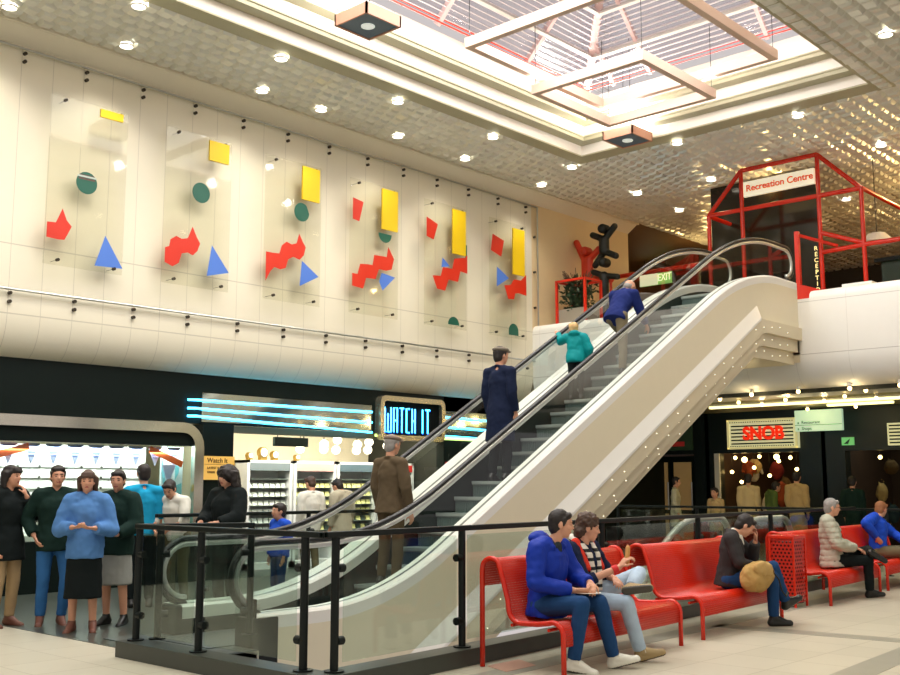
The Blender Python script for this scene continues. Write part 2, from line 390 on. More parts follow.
# ------------------------------------------------------------------ wall art: six clear panes with loose coloured shapes
AY = 14.08
ap = glass('art_pane_glass', (250,250,246), .06, .05, .13)
yel = M('yellow_paint', (232,194,14), .45, var=.03); grn = M('green_paint', (0,86,66), .45, var=.04); art_red = M('art_red_paint', (204,40,10), .45, var=.03); blu = M('blue_paint', (74,118,202), .45, var=.03)
strp = M('pale_stripe', (190,200,190), .5); strp2 = M('brown_stripe', (90,60,50), .5)
def ngon(c, r, n=28, a0=0, a1=2*PI): return [(c[0] + r*math.cos(a0+(a1-a0)*k/n), c[1] + r*math.sin(a0+(a1-a0)*k/n)) for k in range(n + (0 if abs(a1-a0-2*PI) < 1e-6 else 1))]
def clip_arc(pts): return pts
ART = [
 (6.85, dict(yellow_block=[(7.61,7.05),(7.98,7.05),(7.98,6.93),(7.61,6.93)], green_disc=ngon((7.45,5.88),.165), red_wave=[(6.88,5.2),(7.01,5.21),(7.1,5.43),(7.17,5.27),(7.25,5.19),(7.19,5.06),(7.15,4.98),(7.06,4.97),(6.88,4.98)], blue_triangle=[(7.78,5.15),(8.08,4.70),(7.63,4.68)]),
  'clear wall pane with thin yellow bar, striped green disc and smallest red shape', ),
 (8.75, dict(yellow_block=[(9.53,7.04),(9.91,7.04),(9.91,6.71),(9.53,6.71)], green_disc=ngon((9.41,6.14),.165), red_wave=[(8.79,5.15),(8.86,5.18),(8.88,5.29),(8.98,5.36),(9.08,5.33),(9.19,5.36),(9.27,5.56),(9.35,5.41),(9.42,5.31),(9.37,5.18),(9.29,5.1),(9.2,5.13),(9.09,5.1),(9.04,4.94),(8.93,4.87),(8.79,4.92)], blue_triangle=[(9.64,5.32),(9.98,4.92),(9.56,4.81)]),
  'clear wall pane with square yellow block above a whole plain green disc'),
 (10.68, dict(yellow_block=[(11.46,7.05),(11.85,7.05),(11.85,6.45),(11.46,6.45)], green_disc=ngon((11.47,6.22),.165,28,R(50),R(360)), red_wave=[(10.72,5.4),(10.86,5.4),(11.0,5.41),(11.05,5.56),(11.15,5.64),(11.26,5.61),(11.37,5.65),(11.42,5.83),(11.5,5.7),(11.57,5.61),(11.53,5.46),(11.44,5.37),(11.3,5.4),(11.19,5.34),(11.14,5.18),(11.03,5.14),(10.9,5.16),(10.82,5.08),(10.72,4.9)], blue_triangle=[(11.49,5.36),(11.87,5.13),(11.45,4.91)]),
  'clear wall pane whose green disc is bitten by the corner of the yellow block'),
 (12.60, dict(yellow_block=[(13.38,7.05),(13.79,7.05),(13.79,6.27),(13.38,6.27)], green_disc=ngon((13.48,6.19),.17,20,PI,2*PI), red_kite=[(12.66,6.73),(12.92,6.69),(12.82,6.31),(12.66,6.33)], red_wave=[(12.66,5.32),(12.79,5.32),(12.85,5.52),(13.05,5.54),(13.16,5.54),(13.2,5.74),(13.44,5.75),(13.52,5.75),(13.56,5.95),(13.71,5.74),(13.65,5.53),(13.51,5.49),(13.32,5.49),(13.24,5.29),(13.0,5.28),(12.93,5.07),(12.66,5.09)], blue_triangle=[(13.39,5.43),(13.74,5.39),(13.42,5.1),(13.33,5.26)]),
  'clear wall pane with half green disc hanging under a tall yellow block'),
 (14.55, dict(yellow_block=[(15.34,7.04),(15.73,7.04),(15.73,6.12),(15.34,6.12)], green_sliver=[(15.735,6.36),(15.79,6.36),(15.79,6.08),(15.735,6.08)], red_kite=[(14.6,6.74),(14.92,6.64),(14.8,6.31),(14.6,6.35)], red_wave=[(14.77,5.59),(15.0,5.61),(15.07,5.8),(15.34,5.8),(15.4,6.02),(15.72,6.09),(15.79,6.15),(15.79,5.77),(15.58,5.79),(15.51,5.56),(15.23,5.57),(15.13,5.33),(14.9,5.34)], blue_triangle=[(15.05,5.99),(15.27,5.84),(15.02,5.79)], green_dome=ngon((15.375,4.67),.165,16,0,PI)),
  'clear wall pane with tiny blue tip above red zigzag and green dome at foot'),
 (16.50, dict(yellow_block=[(17.25,6.99),(17.64,6.99),(17.64,5.98),(17.25,5.98)], red_kite=[(16.6,6.75),(16.97,6.66),(16.88,6.3),(16.54,6.39)], red_wave=[(16.97,5.7),(17.18,5.73),(17.29,5.87),(17.53,5.88),(17.71,6.03),(17.71,5.57),(17.45,5.59),(17.33,5.57),(17.29,5.44),(17.1,5.42)], blue_triangle=[(16.73,6.06),(17.12,5.87),(16.72,5.64)], green_dome=[(17.1,4.66)] + ngon((17.26,4.75),.16,14,PI,0) + [(17.42,4.66)]),
  'clear wall pane nearest the steel end rail, with yellow block touching its red zigzag'),
]
cols = dict(yellow_block=yel, green_disc=grn, green_sliver=grn, green_dome=grn, red_wave=art_red, red_kite=art_red, blue_triangle=blu)
for i, (x0, shp, lab) in enumerate(ART):
    t = thing('art_pane', lab, 'wall art', (x0+.6, AY, 4.6), 'art panes on the cream wall')
    f = MB(); f.bx(x0, x0+1.23, AY, AY+.012, 4.6, 7.1); f.build('pane', ap, t)
    for j, (nm, L) in enumerate(shp.items()):
        y = AY - .004 - .003*j if nm != 'yellow_block' else AY-.03
        f = MB(); f.prism([(x, y, z) for x, z in L], (0, .003 if nm != 'yellow_block' else .03, 0)); f.build(nm, cols[nm], t)
        if i == 0 and nm == 'green_disc':
            f = MB()
            for q, (za, zb, mi) in enumerate(((5.96,5.985,0),(5.925,5.95,1),(5.99,6.0,1))):
                w = .15 - .02*q; f.bx(7.45-w, 7.45+w, y-.003, y, za, zb, mi)
            f.build('stripe', [strp, strp2], t)
    for sx, sz in ((x0+.22,7.04),(x0+1.1,7.04),(x0+.22,4.68),(x0+1.1,4.68)):
        f = MB(); f.cyl((sx,AY-.02,sz),(sx,AY+.03,sz),.024,n=12); f.cyl((sx,AY+.03,sz),(sx,14.3,sz),.003,n=6); f.build('stud', M('dark_stud', (60,52,40), .4, .4), t)
    t['group'] = 'art panes on the cream wall'
# the rails that edge the pane wall, with paired studs
def wallrail(nm, lab, p, q, n, x0, dx, vert=False):
    t = thing(nm, lab, 'rail', p)
    f = MB(); f.tube([p, q], .018, 8); f.build('tube', steel, t, smooth=True)
    for k in range(n):
        for dz in (-.05, -.17) if not vert else (0,):
            c = (p[0]-.06, 0, x0+dx*k) if vert else (x0+dx*k, 0, p[2]+dz)
            f = MB(); f.cyl((c[0],14.25,c[2]),(c[0],14.3,c[2]),.026,n=12); f.build('stud', M('dark_stud'), t)
wallrail('wall_rail', 'thin steel rail along the head of the art wall', (3.5,14.23,7.68), (18.33,14.23,7.68), 13, 6.52, .955)
wallrail('wall_rail', 'thin steel rail along the wall below the art panes', (3.5,14.23,4.2), (18.33,14.23,4.2), 13, 6.5, .957)
wallrail('wall_rail', 'upright steel rail closing the end of the art wall', (18.33,14.23,4.2), (18.33,14.23,7.68), 4, 4.6, .8, True)

# ------------------------------------------------------------------ ceiling downlights
DL = [(5.95,13.58),(7.7,13.57),(10.16,13.55),(11.39,13.51),(13.27,13.54),(15.14,13.54),(17.63,13.57),(7.12,12.27),(9.54,12.27),(12.02,12.27),(14.51,12.28),(17.03,12.32),(17.13,9.94),(17.24,7.6),(14.87,5.2),(19.86,7.15),(19.6,12.41),(21.5,12.48),(19.74,10.67),(4.0,13.57),(4.7,12.27),(12.5,5.2),(17.1,5.2),(10.1,5.2),(7.7,5.2),(5.2,5.2),(23.2,9.2),(25.0,12.4),(25.8,7.0),(22.6,6.0),(23.5,10.9),(27.8,10.2),(28,7.8)]
proto = thing('downlight', 'round recessed downlight glowing in the silver tile ceiling', 'ceiling light', (0,0,CZ), 'ceiling downlights')
f = MB(); f.cyl((0,0,CZ-.098),(0,0,CZ-.05),.09,n=20); f.build('lens', lampw, proto)
f = MB(); f.tube([(.1*math.cos(a*PI/10),.1*math.sin(a*PI/10),CZ-.088) for a in range(20)], .012, 6, closed=True); f.build('ring', white, proto, smooth=True)
for i, (x, y) in enumerate(DL):
    o = proto if i == 0 else copy_tree(proto)
    o.location = (x, y, CZ)
    l = bpy.data.lights.new('downlight_beam', 'SPOT'); l.energy = 230 if x < 18.5 else 45; l.color = (1,.94,.84) if x < 18.5 else (1,.72,.38)
    if y > 13: l.energy = 150
    l.spot_size = R(115); l.spot_blend = .8; l.shadow_soft_size = .12
    lo = bpy.data.objects.new('downlight_beam', l); COL.objects.link(lo); lo.location = (x, y, CZ-.12)
# hanging square lamp boxes
def lampbox(x0, x1, y0, y1, z, lab):
    t = thing('lamp_box', lab, 'hanging lamp', ((x0+x1)/2,(y0+y1)/2,z))
    tan = M('pink_tan_enamel', (200,146,120), .45)
    f = MB()
    f.bx(x0,x1,y0,y0+.03,z,z+.17); f.bx(x0,x1,y1-.03,y1,z,z+.17); f.bx(x0,x0+.03,y0,y1,z,z+.17); f.bx(x1-.03,x1,y0,y1,z,z+.17); f.build('case', tan, t)
    f = MB(); f.bx(x0+.031,x1-.031,y0+.031,y1-.031,z+.015,z+.03); f.build('panel', M('blue_grey_panel', (84,104,120), .5), t)
    c = ((x0+x1)/2,(y0+y1)/2)
    f = MB(); f.cyl((c[0],c[1],z+.002),(c[0],c[1],z+.014),.1,n=20); f.build('grille', M('grille_lamp', (205,212,205), .4, emit=.6, emc=(230,235,225)), t)
    for dx, dy in ((x0+.1,y0+.1),(x1-.1,y1-.1)): f = MB(); f.cyl((dx,dy,z+.17),(dx,dy,z+1.9),.006,n=6); f.build('cable', blackm, t)
    l = bpy.data.lights.new('uplight', 'AREA'); l.energy = 100; l.size = .5; l.color = (1,.95,.9); lo = bpy.data.objects.new('uplight', l); COL.objects.link(lo); lo.location = (c[0],c[1],z+.2); lo.rotation_euler = (PI,0,0)
lampbox(9.45,10.13,10.28,10.95,8.0,'square hanging lamp box with blue grey underside over the wall side of skylight')
lampbox(16.0,16.68,10.2,10.86,7.9,'square hanging lamp box at the far corner of the skylight')
lampbox(4.6,5.3,7.0,7.7,8.0,'square hanging lamp box over the open end of the skylight')
# hanging square rings of box beam
def ring(x0, x1, y0, y1, z, lab, en):
    t = thing('ceiling_lattice', lab, 'ceiling frame', ((x0+x1)/2,(y0+y1)/2,z))
    bm = M('cream_box_beam', (214,186,166), .45, var=.03)
    for a, c in (((x0,y0),(x1,y0)),((x0,y1),(x1,y1)),((x0,y0),(x0,y1)),((x1,y0),(x1,y1))):
        e = .055 if a[0] != c[0] else -.055
        f = MB(); f.bar((a[0]-(e if e>0 else 0), a[1]-(0 if e>0 else e), z+.08),(c[0]+(e if e>0 else 0), c[1]+(0 if e>0 else e), z+.08), .11, .16); f.build('beam', bm, t)
    for a in ((x0,y0),(x1,y0),(x0,y1),(x1,y1)): f = MB(); f.cyl((a[0],a[1],z+.16),(a[0],a[1],z+1.3),.006,n=6); f.build('cable', blackm, t)
    for a in ((x0,y0),(x1,y0),(x0,y1),(x1,y1)):
        l = bpy.data.lights.new('frame_lamp', 'POINT'); l.energy = en; l.color = (1,.95,.92); l.shadow_soft_size = .1
        lo = bpy.data.objects.new('frame_lamp', l); COL.objects.link(lo); lo.location = (a[0],a[1],z+.3)
ring(13.5,15.66,8.4,10.48,8.0,'smaller square frame of box beams hanging lowest beneath the skylight', 22)
ring(11.85,15.5,7.2,10.5,8.3,'larger square frame of box beams hanging above the small one', 22)
ring(4.6,8.2,7.2,10.5,8.3,'square frame of box beams nearest the open end of the skylight', 22)

# ------------------------------------------------------------------ escalator
NX0, NZ0, TAN = 8.566, .361, math.tan(R(30))
def smax(a, b, k): h = max(k - abs(a-b), 0)/k; return max(a, b) + h*h*k/4
def base(x):
    z = smax(0, NZ0 + (x-NX0)*TAN, .55); return -smax(-z, -UF, .7)
ES = thing('escalator', 'long escalator with glass sides and cream panels rising to upper floor', 'escalator', (6.2, 8.94, 0))
xs = [6.24 + (18.2-6.24)*k/96 for k in range(97)]
YN, YF = 8.33, 9.55           # near and far handrail lines
for yy, sgn in ((YN, -1), (YF, 1)):
    # handrail: long loop with a newel turn at each end
    path = []
    zl, zh = .64, UF+.97-.3
    for k in range(0, 13):
        a = -PI/2 - PI*k/12; path.append((6.36 + .33*math.cos(a), yy, .64 + .33*math.sin(a)))
    px = [6.45 + (18.0-6.45)*k/80 for k in range(81)]
    path += [(x, yy, base(x)+.97) for x in px]
    for k in range(0, 13):
        a = PI/2 - PI*k/12; path.append((18.05 + .3*math.cos(a), yy, UF+.67 + .3*math.sin(a)))
    f = MB(); f.tube(path, .036, 8, ell=(1,.75)); f.build('handrail', rubber, ES, smooth='all')
    def inset(d, h):
        p = []
        for k in range(0, 13): a = -PI/2 - PI*k/12; p.append((6.36 + (.33-d)*math.cos(a), yy, .64 + (.33-d)*math.sin(a)))
        p += [(x, yy, base(x)+.97-d) for x in px]
        for k in range(0, 13): a = PI/2 - PI*k/12; p.append((18.05 + (.3-d)*math.cos(a), yy, UF+.67 + (.3-d)*math.sin(a)))
        return p
    f = MB(); f.tube(inset(.058,0), .03, 8, ell=(.9,1)); f.build('rail_profile', steel2, ES, smooth='all')
    top = [(x, yy, base(x)+.9) for x in px]; bot = [(x, yy, base(x)+.3) for x in px]
    f = MB(); f.strip(top, bot); f.strip([(6.45,yy,.87)] + [(6.36+.27*math.cos(a), yy, .64+.27*math.sin(a)) for a in [PI/2+PI/2*k/8 for k in range(9)]] + [(6.09,yy,.3)], [(6.45,yy,.3)]*11 if False else [(6.45-.36*k/10,yy,.3) for k in range(11)])
    f.strip([(18.0,yy,UF+.9)] + [(18.05+.24*math.cos(a), yy, UF+.67+.24*math.sin(a)) for a in [PI/2-PI/2*k/8 for k in range(9)]] + [(18.29,yy,UF+.3)], [(18.0+.29*k/10,yy,UF+.3) for k in range(11)])
    f.build('glass_panel', glz, ES)
    # deck strips, white, both sides of the glass
    y0, y1 = (8.20, 8.46) if sgn < 0 else (9.42, 9.80)
    f = MB()
    P = [[(x, y0, base(x)+.17) for x in xs], [(x, y0, base(x)+.285) for x in xs], [(x, y0+.02, base(x)+.31) for x in xs], [(x, y1-.03, base(x)+.31) for x in xs], [(x, y1, base(x)+.285) for x in xs], [(x, y1, base(x)+.17) for x in xs]]
    for a, c in zip(P, P[1:]): f.strip(a, c)
    f.build('deck', white, ES, smooth=True)
    f = MB(); yi = 8.45 if sgn < 0 else 9.43
    f.strip([(x, yi, base(x)+.17) for x in xs], [(x, yi, base(x)-.35) for x in xs]); f.build('skirt', M('dark_skirt', (40,48,46), .35, .4), ES)
    f = MB(); f.strip([(x, yy-.02 if sgn<0 else yy-.02, base(x)+.311) for x in xs], [(x, yy+.02, base(x)+.311) for x in xs]); f.build('glazing_bead', M('grey_bead', (120,122,118), .4, .5), ES)
    # outer cladding panel
    yo = 8.20 if sgn < 0 else 9.80
    def under(x, off, flat): return min(NZ0 + (x-NX0)*TAN + off, flat)
    f = MB(); lo = [(x, yo, max(under(x,-.70,4.31), -.66)) for x in xs]
    f.strip([(x, yo, base(x)+.17) for x in xs], lo); f.build('side_panel', cream2, ES)
    if sgn < 0:
        # white sloping ledge, then three stepped fascias with tiny lights
        xi = [x for x in [6.24 + .02*k for k in range(600)] if under(x,-.70,4.31) < 4.309 and under(x,-.46,9) > -.6]
        xi = xi[::12] + [xi[-1]]
        f = MB(); f.strip([(x, yo-.001, min(under(x,-.46,9), 4.53)) for x in xi], [(x, yo-.075, under(x,-.68,9)) for x in xi]); f.strip([(x, yo-.075, under(x,-.68,9)) for x in xi], [(x, yo-.075, under(x,-.72,9)) for x in xi]); f.build('ledge', white, ES, smooth=True)
        xb = [7.6 + (18.24-7.6)*k/60 for k in range(61)]; xb = sorted(xb + [16.55])
        stp = [(-.70, -.97, 4.31, 4.09, yo-.06), (-.97, -1.19, 4.09, 3.88, yo+.03), (-1.19, -1.36, 3.88, 3.67, yo+.12)]
        bandm = M('band_cream', (222,210,180), .45, var=.03)
        for q, (o0, o1, f0, f1, y) in enumerate(stp):
            a = [(x, y, max(under(x,o0,f0),-.66)) for x in xb]; c = [(x, y, max(under(x,o1,f1),-.66)) for x in xb]
            d = [(x, y+.10, max(under(x,o1,f1),-.66)) for x in xb] if q < 2 else [(x, 9.8, max(under(x,o1,f1),-.66)) for x in xb]
            f = MB(); f.strip(a, c); f.strip(c, d); f.strip([(x,y+.1,z) for x,_,z in a], a); f.build('fascia_band', bandm, ES, smooth=True)
        sp_ = M('pin_light', (255,246,220), .4, emit=2.2)
        protoL = None; nl = 0
        for q, (off, flat, y) in enumerate(((-.82,4.20,yo-.065),(-1.07,3.98,yo+.025),(-1.27,3.78,yo+.115))):
            x = 8.3 + q*.17
            while x < 18.1 and nl < 96:
                z = under(x, off, flat) + .03*((nl*7) % 3 - 1)
                if z > -.3:
                    f = MB(); f.sph((x, y, z), .0075, 8); f.build('pin_light', sp_, ES); nl += 1
                x += .30 if (nl % 5) else .55
    if sgn < 0:
        f = MB(); f.strip([(6.24, 8.2, .45), (6.24, 8.46, .45)], [(6.24, 8.2, -.66), (6.24, 8.46, -.66)]); f.build('end_panel', dark, ES)
f = MB(); f.strip([(18.2, 8.2, UF+.3), (18.2, 8.46, UF+.3)], [(18.2,8.2,3.7),(18.2,8.46,3.7)]); f.build('end_panel', cream2, ES)
# newel boxes, landing plates
f = MB(); f.bx(6.18,6.50,8.19,8.46,-.6,.28); f.build('newel_box', blackm, ES, bevel=.02)
f = MB(); f.bx(6.18,6.50,9.44,9.78,0,.30); f.build('newel_box', blackm, ES, bevel=.02)
f = MB(); f.bx(5.9,7.75,8.46,9.42,-.02,.02); f.bx(5.6,6.18,8.1,9.8,-.66,.012); f.build('landing_plate', M('ribbed_plate', (104,112,108), .35, .5), ES)
f = MB(); f.bx(16.75,18.3,8.46,9.42,UF-.05,UF+.012); f.build('landing_plate', M('ribbed_plate'), ES)
# steps
trd = M('step_tread', (150,160,154), .4, .5); rsr = M('step_riser', (112,130,124), .4, .3)
for k in range(-3, 25):
    xk = NX0 + k*.3464; zk = NZ0 + .2*k
    zk = min(max(zk, .02), UF) if not (0 <= k <= 21) else zk
    if k == -1: zk = .19
    if k == -2: zk = .07
    if k == 22: zk = UF-.07
    if k == 23: zk = UF-.02
    if k == 24: zk = UF
    f = MB(); f.bx(xk, xk+.40, 8.47, 9.41, zk-.05, zk, 0); f.bx(xk+.02, xk+.04, 8.47, 9.41, zk-.24, zk-.05, 1); f.bx(xk-.005, xk+.015, 8.47, 9.41, zk-.035, zk+.003, 2)
    for j in range(24): f.bx(xk+.012, xk+.02, 8.49+j*.038, 8.505+j*.038, zk-.23, zk-.05, 1)
    f.build('step', [trd, rsr, M('step_nosing', (196,204,198), .35, .5)], ES)
# descending escalator in the pit beyond the railing: only its upper newels show
DE = thing('escalator', 'second escalator going down behind railing, only its pale newel loops visible', 'escalator', (15.0, 7.35, 0))
pale = M('pale_handrail', (186,190,178), .35, .3)
for y in (7.2, 7.85):
    p = []
    x0 = 13.2 if y > 7.3 else 13.9
    pts = [(x0-2.6, y, -.55), (x0-1.2, y, .25)] + [(x0 - .9 + .9*math.sin(a)*1.0, y, .25 + .78*(1-math.cos(a))*1.0) for a in [PI/2*k/8 for k in range(1, 9)]]
    pts = []
    for k in range(20):
        s_ = k/19; x = x0 - 1.7 + 2.9*s_; pts.append((x, y, 1.03 - 1.75*max(0, 1 - s_*1.35)**1.7))
    for k in range(1, 9): a = PI/2 - PI*k/8; pts.append((x0+1.2+.28*math.cos(a), y, .75+.28*math.sin(a)))
    f = MB(); f.tube(pts, .045, 8); f.build('handrail', pale, DE, smooth='all')
    f = MB(); f.strip(pts[:20], [(q[0], y, q[2]-.75) for q in pts[:20]]); f.build('glass_panel', glz, DE)
f = MB(); f.bx(11.4,15.3,7.15,7.9,-1.6,-.75); f.bx(14.2,17.6,7.1,7.98,-.6,0); f.build('truss', M('grey_truss', (96,100,94), .5), DE)

# ------------------------------------------------------------------ railing round the escalator pit
RT = 1.14
def RB(x): return RBY
RBY = 11.5
def fence(nm, lab, pts, posts, glassseg, kerb=None, top=RT, curbz=.14):
    t = thing(nm, lab, 'railing', (pts[0][0], pts[0][1], 0))
    f = MB()
    for a, c in zip(pts, pts[1:]): f.bar((a[0],a[1],top),(c[0],c[1],top),.07,.045)
    f.build('top_rail', blackm, t, bevel=.01)
    for (x, y, s) in posts:
        f = MB(); f.cyl((x,y,curbz),(x,y,top-.02),.032,n=12); f.cyl((x,y,curbz),(x,y,curbz+.012),.075,n=16); p = f.build('post', blackm, t, smooth=True)
        for z in (curbz+.22, top-.25):
            f = MB(); f.cyl((x+.02*s[0],y+.02*s[1],z),(x+.085*s[0],y+.085*s[1],z),.033,n=10); f.build('clamp', blackm, p, smooth=True)
    for a, c in glassseg:
        f = MB(); f.bar((a[0],a[1],(curbz+.06+top-.06)/2),(c[0],c[1],(curbz+.06+top-.06)/2),.012,top-curbz-.12); f.build('glass_panel', glz2, t)
    return t
PO = [(6.14,8.175,(-.9,.45)), (5.42,8.565,(.9,-.45)), (5.25, 8.64,(0,-1)), (5.24, 7.66,(0,-1)), (5.24, 6.31,(0,1)), (5.37, railY(5.37),(1,.08)), (6.92, railY(6.92),(-1,-.05)), (9.3, railY(9.3),(1,.05)), (11.6,railY(11.6),(1,.05)), (13.9,railY(13.9),(1,.05)), (16.2,railY(16.2),(1,.05))]
fence('railing', 'black railing with glass panels on a dark kerb around the escalator', [(6.16,8.16),(5.24,8.66),(5.24,6.11),(5.24+.01,railY(5.24)),(17.5,railY(17.5))], PO,
      [((5.5,8.52),(6.06,8.22)),((5.24,8.56),(5.24,7.75)),((5.24,7.58),(5.24,6.40)),((5.46,railY(5.46)),(6.84,railY(6.84))),((7.0,railY(7.0)),(9.2,railY(9.2))),((9.4,railY(9.4)),(11.5,railY(11.5))),((11.7,railY(11.7)),(13.8,railY(13.8))),((14.0,railY(14.0)),(16.1,railY(16.1)))])
kb = M('dark_kerb', (56,60,53), .35, var=.12)
f = MB(); f.bx(5.12,5.36,5.99,8.76,-.1,.14); f.prism([(5.12,5.98,-.1),(17.6,railY(17.6)-.12,-.1),(17.6,railY(17.6)+.12,-.1),(5.12,6.22,-.1)], (0,0,.239)); struct(f.build('trim_11', kb, bevel=.006))
fence('railing', 'black guard rail across the floor behind the figure with big dark hair', [(7.2,RB(7.2)),(11.3,RB(11.3))], [(7.9,RB(7.9),(1,0)),(9.6,RB(9.6),(1,0)),(11.2,RB(11.2),(-1,0))], [], curbz=0)
fence('railing', 'black railing in front of the marquee shop beyond the escalator', [(18.4,12.4),(18.4,5.5)], [(18.4,12.3,(0,-1)),(18.4,10.5,(0,-1)),(18.4,8.7,(0,-1)),(18.4,6.9,(0,-1))], [((18.4,12.2),(18.4,10.6)),((18.4,10.4),(18.4,8.8)),((18.4,8.6),(18.4,7.0))], curbz=0, top=1.1)

# ------------------------------------------------------------------ benches and bin
sheet = holes('red_punched_sheet', (210,40,14), 1/.022, 1/.020, .21)
def bench(x, y, ang, L, lab):
    t = thing('bench', lab, 'bench', (x, y, 0), rz=ang)
    # profile: s goes from the rear towards the front (local -Y)
    W = .80
    prof = [(0,0),(0,.78)]
    for k in range(1, 9): a = PI - PI*.78*k/8; prof.append((.095+.095*math.cos(a), .80+.095*math.sin(a)))
    prof += [(.215,.72),(.262,.56)]
    for k in range(0, 7): a = PI+R(12) + (PI/2-R(12))*k/6; prof.append((.39+.12*math.cos(a), .50+.12*math.sin(a)))
    prof += [(.55,.385),(.66,.40)]
    for k in range(0, 7): a = PI/2 - PI/2*k/6; prof.append((.70+.10*math.cos(a), .31+.10*math.sin(a)))
    prof += [(.80,0)]
    for xx in (0.0, L):
        f = MB(); f.tube([(xx, W-s_-W, z) for s_, z in prof], .022, 10); f.build('end_frame', red2, t, smooth='all', world=False)
    core = [(0.0,.66)] + prof[1:-1] + [(.80,.22)]
    f = MB(); f.strip([(0.02, -s_, z) for s_, z in core], [(L-.02, -s_, z) for s_, z in core], uv=True); f.build('punched_seat', sheet, t, smooth='all', world=False, recalc=False, thick=.004)
    f = MB(); f.cyl((0,-.30,.36),(L,-.30,.36),.014,n=8); f.cyl((0,-.66,.345),(L,-.66,.345),.014,n=8); f.build('cross_tube', red2, t, smooth=True, world=False)
    return t
BA = math.atan(.084)
B = [bench(6.95,6.03,BA,2.1,'red punched-steel bench where two young men sit eating'), bench(9.52,6.24,BA,2.1,'red bench with the man holding a tan bag'),
     bench(13.27,6.55,BA,2.1,'red bench with the man in a grey padded jacket, beyond the bin'), bench(15.75,6.76,BA,2.1,'red bench carrying the person in bright blue top')]
# bin
bs = holes('red_punched_bin', (190,36,20), 1/.05, 1/.045, .30)
BN = thing('litter_bin', 'square red punched-metal litter bin between two benches', 'bin', (12.985,6.135,0))
f = MB(); x0,x1,y0,y1 = 12.82,13.15,5.98,6.29
for a, c in (((x0,y0),(x1,y0)),((x1,y0),(x1,y1)),((x1,y1),(x0,y1)),((x0,y1),(x0,y0))): f.strip([(a[0],a[1],.06),(a[0],a[1],.86)], [(c[0],c[1],.06),(c[0],c[1],.86)], uv=True)
f.build('punched_body', bs, BN, recalc=False)
f = MB(); f.bx(x0-.015,x1+.015,y0-.015,y0+.02,.84,.885); f.bx(x0-.015,x1+.015,y1-.02,y1+.015,.84,.885); f.bx(x0-.015,x0+.02,y0,y1,.84,.885); f.bx(x1-.02,x1+.015,y0,y1,.84,.885); f.build('rim', red2, BN, bevel=.008)
f = MB(); f.bx(x0+.03,x1-.03,y0+.03,y1-.03,.04,.8); f.build('liner', M('dark_liner', (60,18,12), .7), BN)
for a in (x0,x1):
    for c in (y0,y1): f = MB(); f.bx(a-.012,a+.012,c-.012,c+.012,0,.86); f.build('corner_post', red2, BN)

# ------------------------------------------------------------------ people
SKIN = M('skin', (214,158,128), .5, var=.04, scale=12, spec=.35)
EYE = M('eye_dark', (40,30,26), .3); LIP = M('lip', (176,96,84), .5); BROW = M('brow', (58,42,32), .8)
_dg = None
def remesh(mb, voxel, smooth=3, fac=.5, nz=0, nf=9, hook=None):
    """weld the builder's shapes into one continuous skin"""
    me = bpy.data.meshes.new('tmp'); bmesh.ops.recalc_face_normals(mb.bm, faces=mb.bm.faces); mb.bm.to_mesh(me); mb.bm.free()
    o = bpy.data.objects.new('tmp', me); COL.objects.link(o)
    md = o.modifiers.new('r', 'REMESH'); md.mode = 'VOXEL'; md.voxel_size = voxel
    if smooth: sm = o.modifiers.new('s', 'SMOOTH'); sm.factor = fac; sm.iterations = smooth
    dg = bpy.context.evaluated_depsgraph_get(); out = bpy.data.meshes.new_from_object(o.evaluated_get(dg))
    bpy.data.objects.remove(o); bpy.data.meshes.remove(me)
    if nz:
        nrm = [v.normal.copy() for v in out.vertices]
        for v, k in zip(out.vertices, nrm):
            q = v.co*nf
            v.co += k*nz*(noise.noise(q) + .5*noise.noise(q*2.3))
    for p in out.polygons: p.use_smooth = True
    return out
def put(name, me, mats, parent):
    for m in (mats if isinstance(mats, (list, tuple)) else [mats]): me.materials.append(m)
    me.name = name
    o = bpy.data.objects.new(name, me); COL.objects.link(o); o.parent = parent
    return o
def stand(**k):
    J = dict(hipL=(0,.09,.93), hipR=(0,-.09,.93), shL=(-.01,.175,1.405), shR=(-.01,-.175,1.405), head=(.03,0,1.625), look=(1,0,-.05),
        elL=(-.03,.21,1.13), elR=(-.03,-.21,1.13), wrL=(.05,.21,.88), wrR=(.05,-.21,.88), knL=(.02,.1,.50), knR=(.02,-.1,.50), anL=(-.03,.11,.08), anR=(-.03,-.11,.08), toL=(.15,.14,.03), toR=(.15,-.14,.03))
    J.update(k); return J
def sit(**k):
    J = dict(hipL=(0,.10,.50), hipR=(0,-.10,.50), shL=(-.04,.185,1.0), shR=(-.04,-.185,1.0), head=(.03,0,1.20), look=(1,0,-.05),
        elL=(.02,.25,.75), elR=(.02,-.25,.75), wrL=(.24,.18,.66), wrR=(.24,-.18,.66), knL=(.44,.12,.51), knR=(.44,-.12,.51), anL=(.46,.13,.08), anR=(.46,-.13,.08), toL=(.64,.16,.03), toR=(.64,-.16,.03))
    J.update(k); return J
